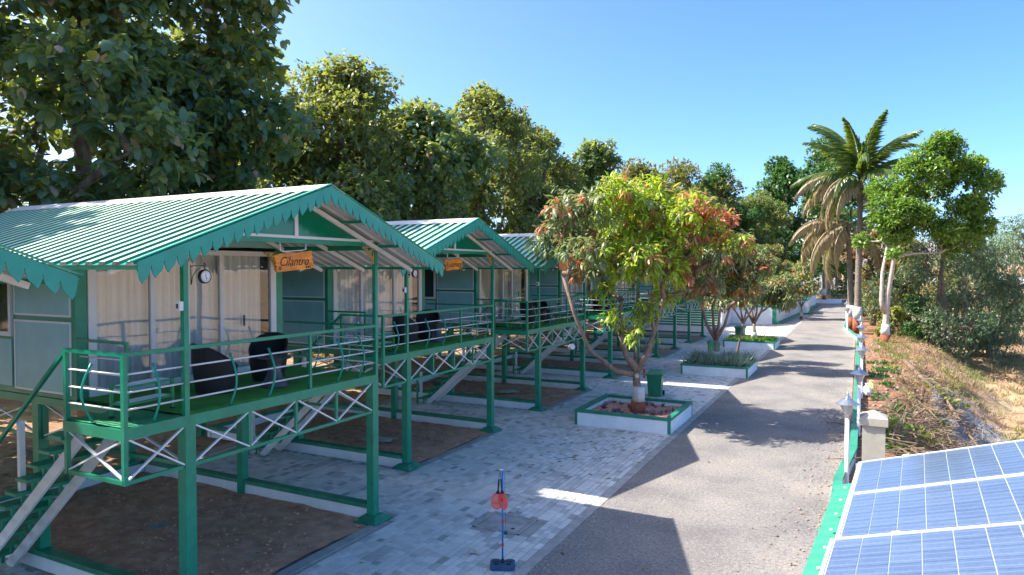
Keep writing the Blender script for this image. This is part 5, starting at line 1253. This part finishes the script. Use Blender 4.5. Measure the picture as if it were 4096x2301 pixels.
t = thing('pool_steps', 'wide pale and green steps climbing to the pool deck past the last cottage', 'steps', (-13.2, 56, 0))
for i in range(8):
    MB().box(-4.4, 3.2, i * .42, 4.4, i * .175, i * .175 + .13).build('riser', 'coping_green', t); MB().box(-4.42, 3.22, i * .42 - .03, i * .42 + .40, i * .175 + .131, i * .175 + .174).build('tread', 'step_pale', t)
MB().box(3.23, 3.5, -.3, 4.2, 0, 1.9).build('cheek_wall', 'wall_white', t); MB().box(-4.7, -4.43, -.3, 4.2, 0, 1.9).build('cheek_wall', 'wall_white', t)
MB().box(-24, -9.6, 60.46, 62, 1.26, 1.42).build('pool_deck', 'step_pale', kind='structure')
MB().box(-24, -10.5, 62.1, 70, 1.26, 1.72).build('pool_edge', 'pool_blue', kind='structure')
t = thing('garden_lamp', 'white garden lamp standing among the plants of the raised garden', 'lamp', (-7.3, 76, 1.25), 0, 'lamps in the raised garden')
MB().lathe([(.06, 0), (.06, 1.9)], 10).build('post', 'white_paint', t); MB().lathe([(.08, 1.9), (.16, 2.1), (.27, 2.15), (.08, 2.3), (0, 2.4)], 12).build('lantern', 'lamp_silver', t)
p = at(2078, 118); t = thing('garden_house', 'white building with a green louvred upper wall behind the far palms', 'building', (p[0], p[1], 0), R(10))
MB().box(-2.2, 1.6, 0, 3, 0, 3.6).build('wall', 'wall_white', t); MB().box(-2.4, 1.8, -.05, 3, 3.6, 3.9).build('ledge', 'coping_green', t)
MB().box(-2.2, 1.6, .12, 3, 3.9, 6.4).build('upper_wall', 'wall_white', t)
for i in range(7): MB().box(-2.2, 1.6, .0, .11, 3.98 + i * .34, 4.14 + i * .34).build('louvre', 'green_paint', t)
for x in (-2.2, -.3, 1.5): MB().box(x, x + .12, -.05, .0, 3.9, 6.4).build('mullion', 'green_paint', t)
MB().box(-2.5, 1.9, -.3, 3.2, 6.4, 6.6).build('roof', 'green_paint', t)
p = at(1925, 170); t = thing('far_hall', 'long low hall with a pale translucent roof between the trees', 'building', (p[0], p[1], 0), R(20))
MB().box(-9, 9, 0, 12, 0, 11).build('wall', 'panel_teal', t); mb = MB(); mb.add([(-10, -1, 11), (10, -1, 11), (10, 6, 14.5), (-10, 6, 14.5), (10, 13, 11), (-10, 13, 11)], [(0, 1, 2, 3), (3, 2, 4, 5), (0, 3, 5), (1, 4, 2)]); mb.build('roof', 'roof_crest', t)
for k, (px, d, w, h, lab) in enumerate(((2535, 210, 16, 5.5, 'long white house with a terracotta roof seen through twigs at the right edge'), (2300, 260, 14, 5, 'small far white house glimpsed left of the feathery trees'))):
    p = at(px, d, -2.5); t = thing('far_house', lab, 'house', (p[0], p[1], p[2]), R(-10), 'houses far across the field')
    MB().box(-w / 2, w / 2, 0, 8, 0, h).build('wall', 'wall_white', t)
    mb = MB(); mb.add([(-w / 2 - .6, -.6, h), (w / 2 + .6, -.6, h), (w / 2 + .6, 8.6, h), (-w / 2 - .6, 8.6, h), (-w / 2, 4, h + 2.2), (w / 2, 4, h + 2.2)], [(0, 1, 5, 4), (2, 3, 4, 5), (1, 2, 5), (3, 0, 4)]); mb.build('roof', 'roof_tile', t)
    for i in range(4):
        f = MB().box(-w / 2 + 1.5 + i * w / 4.4, -w / 2 + 3.1 + i * w / 4.4, -.06, -.001, 1.4, 3.2).build('window', 'dark_glass', t)
# parked car beyond the garden wall
p = at(1988, 100, 1.25); t = thing('parked_car', 'small white car glimpsed through the plants of the raised garden', 'car', p, R(115))
prof = [(-2.0, .3), (-2.05, .75), (-1.7, .9), (-1.1, .98), (-.6, 1.42), (.7, 1.45), (1.4, .98), (2.0, .88), (2.05, .4), (1.95, .3)]
MB().prism(prof, -.82, .82, lambda a, b, z: (a, z, b)).build('body', 'car_white', t)
w_ = [(-1.0, 1.0), (-.58, 1.36), (.66, 1.38), (1.2, 1.0)]
MB().prism(w_, -.83, -.8205, lambda a, b, z: (a, z, b)).prism(w_, .8205, .83, lambda a, b, z: (a, z, b)).build('window', 'dark_glass', t)
for x in (-1.25, 1.25):
    for y in (-.8, .8): mb = MB(); mb.tube([(x, y - .1, .32), (x, y + .1, .32)], .32, 14); mb.build('wheel', 'tyre', t)

# ---------------------------------------------------------------- bank dressing: grass, stones, twigs, litter
def scatter(n, xa, xb, ya, yb): 
    x = rng.uniform(xa, xb, n); y = rng.uniform(ya, yb, n); return np.stack([x, y, H(x, y)], 1)
def tufts(n, xa, xb, ya, yb, L, W, m, name, clump, lean, mask=None):
    P = scatter(n, xa, xb, ya, yb)
    if mask is not None: P = P[mask(P)]
    P = np.repeat(P, clump, 0); P[:, :2] += rng.normal(size=(len(P), 2)) * .12; P[:, 2] = H(P[:, 0], P[:, 1]); D = rng.normal(size=(len(P), 3)) * lean; D[:, 2] = 1
    s = .5 + rng.rand(len(P)); V, F = leaves(P, D, rdir(len(P)), L * s, np.full(len(P), W), .3, .02)
    return link(name, npmesh(name, V, F, m), kind='stuff')
nz = lambda P, s, o: np.array([noise.noise(Vector((a * s, b * s, o))) for a, b, _ in P])
tufts(1900, 1.6, 12, 17, 60, .28, .022, 'grass_dry', 'dry_grass', 12, .6, lambda P: nz(P, .35, 0) > -.12)
tufts(1700, .7, 12, 17, 60, .26, .028, 'grass_green', 'green_grass', 12, .6, lambda P: nz(P, .4, 7) > .08)
tufts(2500, 8, 40, 30, 90, .4, .05, 'grass_dry', 'dry_grass', 8, .6)
tufts(130, .5, 4.5, 18, 45, .28, .13, 'shrub_leaf', 'bank_weeds', 14, .9, lambda P: nz(P, .5, 3) > .1)
tufts(120, .4, 1.6, 17, 40, .2, .10, 'dark_leaf', 'bank_weeds', 12, .9, lambda P: nz(P, .5, 13) > .0)
def sticks(n, cx, cy, sx, sy, L, r, m, name, h=.35, ang=None, spread=.7):
    mb = MB()
    for _ in range(n):
        x = random.gauss(cx, sx); y = random.gauss(cy, sy); z = float(H(x, y)) + random.uniform(.01, h); a = (ang if ang is not None else random.uniform(0, 6.28)) + random.gauss(0, spread); e = random.gauss(0, .25); l = L * random.uniform(.4, 1.3)
        d = Vector((math.cos(a) * math.cos(e), math.sin(a) * math.cos(e), math.sin(e))) * l / 2; c = Vector((x, y, z)); k = Vector((random.uniform(-1, 1), random.uniform(-1, 1), random.uniform(-.5, .5))) * l * .06
        mb.tube([c - d, c + k, c + d], [r * random.uniform(.6, 1.2), r * .8, r * .35], 4, cap=False)
    return mb.build(name, m, kind='stuff')
sticks(520, 2.0, 22.0, .9, 2.8, .9, .02, 'twig', 'dead_brush', .6)
sticks(320, 2.9, 30.0, .7, 3.4, 1.0, .02, 'twig', 'dead_brush', .4, R(100))
sticks(260, 4.0, 33.0, .8, 3.0, .7, .018, 'ash', 'burnt_brush', .25)
sticks(300, 6.5, 38.0, 2.6, 7.0, .7, .014, 'twig', 'dead_brush', .12)
t = thing('fallen_log', 'long grey dead branch lying down the bank above the ash heap', 'log', (0, 0, 0))
pts = [(2.0, 38.5), (2.6, 36.0), (3.2, 33.0), (4.0, 30.0), (4.7, 27.5)]; MB().tube([(x, y, float(H(x, y)) + .14) for x, y in pts], [.11, .10, .085, .06, .03], 8).build('trunk', 'twig', t, smooth=True)
for (i, dx, dy) in ((1, .7, -1.2), (2, -.6, -1.5), (3, .9, -.8)):
    x, y = pts[i]; MB().tube([(x, y, float(H(x, y)) + .15), (x + dx * .5, y + dy * .5, float(H(x + dx * .5, y + dy * .5)) + .3), (x + dx, y + dy, float(H(x + dx, y + dy)) + .25)], [.05, .035, .012], 6).build('branch', 'twig', t, smooth=True)
# ash patch: low mound
n = 20; V = []
for i in range(n + 1):
    for j in range(n + 1):
        u, v = i / n - .5, j / n - .5; x, y = 4.0 + u * 2.6, 32.5 + v * 7; e = max(0, 1 - 4 * (u * u + v * v) - .25 * noise.noise(Vector((x * 2, y * 2, 0)))); V.append((x, y, float(H(x, y)) + (.10 if e > 0 else -.1) * min(1, abs(e) * 3) + .04 * noise.noise(Vector((x * 4, y * 4, 0)))))
mb = MB(); mb.add(V, [(i * (n + 1) + j, (i + 1) * (n + 1) + j, (i + 1) * (n + 1) + j + 1, i * (n + 1) + j + 1) for i in range(n) for j in range(n)]); mb.build('ash_patch', 'ash', smooth=True, kind='stuff')
def stones(n, fx, m, name, r0, r1):
    oc = np.array([(1, 0, 0), (-1, 0, 0), (0, 1, 0), (0, -1, 0), (0, 0, .7), (0, 0, -.7)], float); of = np.array([(0, 2, 4), (2, 1, 4), (1, 3, 4), (3, 0, 4), (2, 0, 5), (1, 2, 5), (3, 1, 5), (0, 3, 5)])
    P = fx(n); s = rng.uniform(r0, r1, (n, 1, 1)) * (.6 + .8 * rng.rand(n, 6, 3)); a = rng.rand(n) * 6.28; ca, sa = np.cos(a), np.sin(a)
    v = oc[None] * s; w = v.copy(); w[:, :, 0] = v[:, :, 0] * ca[:, None] - v[:, :, 1] * sa[:, None]; w[:, :, 1] = v[:, :, 0] * sa[:, None] + v[:, :, 1] * ca[:, None]
    V = (w + P[:, None]).reshape(-1, 3); F = (of[None] + 6 * np.arange(n)[:, None, None]).reshape(-1, 3); return link(name, npmesh(name, V, F, m), kind='stuff')
def roadpts(n):
    y = rng.uniform(6, 40, n); e = rng.rand(n); x = np.where(e < .45, -.25 - np.abs(rng.normal(size=n)) * .3, np.where(e < .62, -4.4 + np.abs(rng.normal(size=n)) * .2, rng.uniform(-4.4, -.3, n))); return np.stack([x, y, np.full(n, .002)], 1)
stones(2600, roadpts, 'stone_pale', 'gravel', .004, .016)
stones(420, lambda n: np.stack([-.26 - np.abs(rng.normal(size=n)) * .4, rng.uniform(6, 26, n), np.full(n, .005)], 1), 'rock', 'loose_stones', .015, .04)
stones(900, lambda n: scatter(n, .4, 6, 15, 50), 'rock', 'bank_stones', .03, .12)
def litterpts(n, xa, xb, ya, yb, z, L, name, m='litter'):
    P = np.stack([rng.uniform(xa, xb, n), rng.uniform(ya, yb, n), np.full(n, z)], 1); a = rng.rand(n) * 6.28; D = np.stack([np.cos(a), np.sin(a), rng.rand(n) * .1], 1)
    s = .6 + .8 * rng.rand(n); V, F = leaves(P, D, np.tile([0, 0, 1.], (n, 1)), L * s, L * .4 * s, .02, .08); link(name, npmesh(name, V, F, m), kind='stuff')
litterpts(90, -8.2, -4.5, 14, 18.6, .016, .12, 'fallen_leaves'); litterpts(60, -7.4, -.5, 8, 30, .016, .09, 'fallen_leaves'); litterpts(500, -20, -14.5, 0, 40, -.03, .22, 'fallen_leaves')
litterpts(260, -14, -8, 6.1, 9.6, .075, .06, 'soil_litter')
t = thing('dry_leaf', 'curled brown dry leaf on the paving left of the blue stand base', 'leaf', (-5.5, 9.45, .02))
V, F = leaves(np.zeros((3, 3)), np.array([[1, 0, .3], [-.4, 1, .4], [-.5, -.8, .5]], float), np.tile([0, 0, 1.], (3, 1)), np.array([.13, .12, .11]), np.array([.09, .08, .08]), .4, .2); link('blade', npmesh('blade', V, F, 'sack'), t)


for k, (cx, cy, sy, z) in enumerate(COT[1:5]):
    stones(500, lambda n: np.stack([rng.uniform(cx - 6.2, cx - .05, n), rng.uniform(cy + .2, cy + CW * sy - .2, n), np.full(n, .045)], 1), 'soil', 'soil_clods', .01, .045)
    stones(60, lambda n: np.stack([rng.uniform(cx - 6.2, cx - .05, n), rng.uniform(cy + .2, cy + CW * sy - .2, n), np.full(n, .055)], 1), 'stone_pale', 'soil_pebbles', .008, .022)
litterpts(240, -1.6, -.24, 7, 40, .006, .07, 'roadside_leaves', 'dry_leaf')
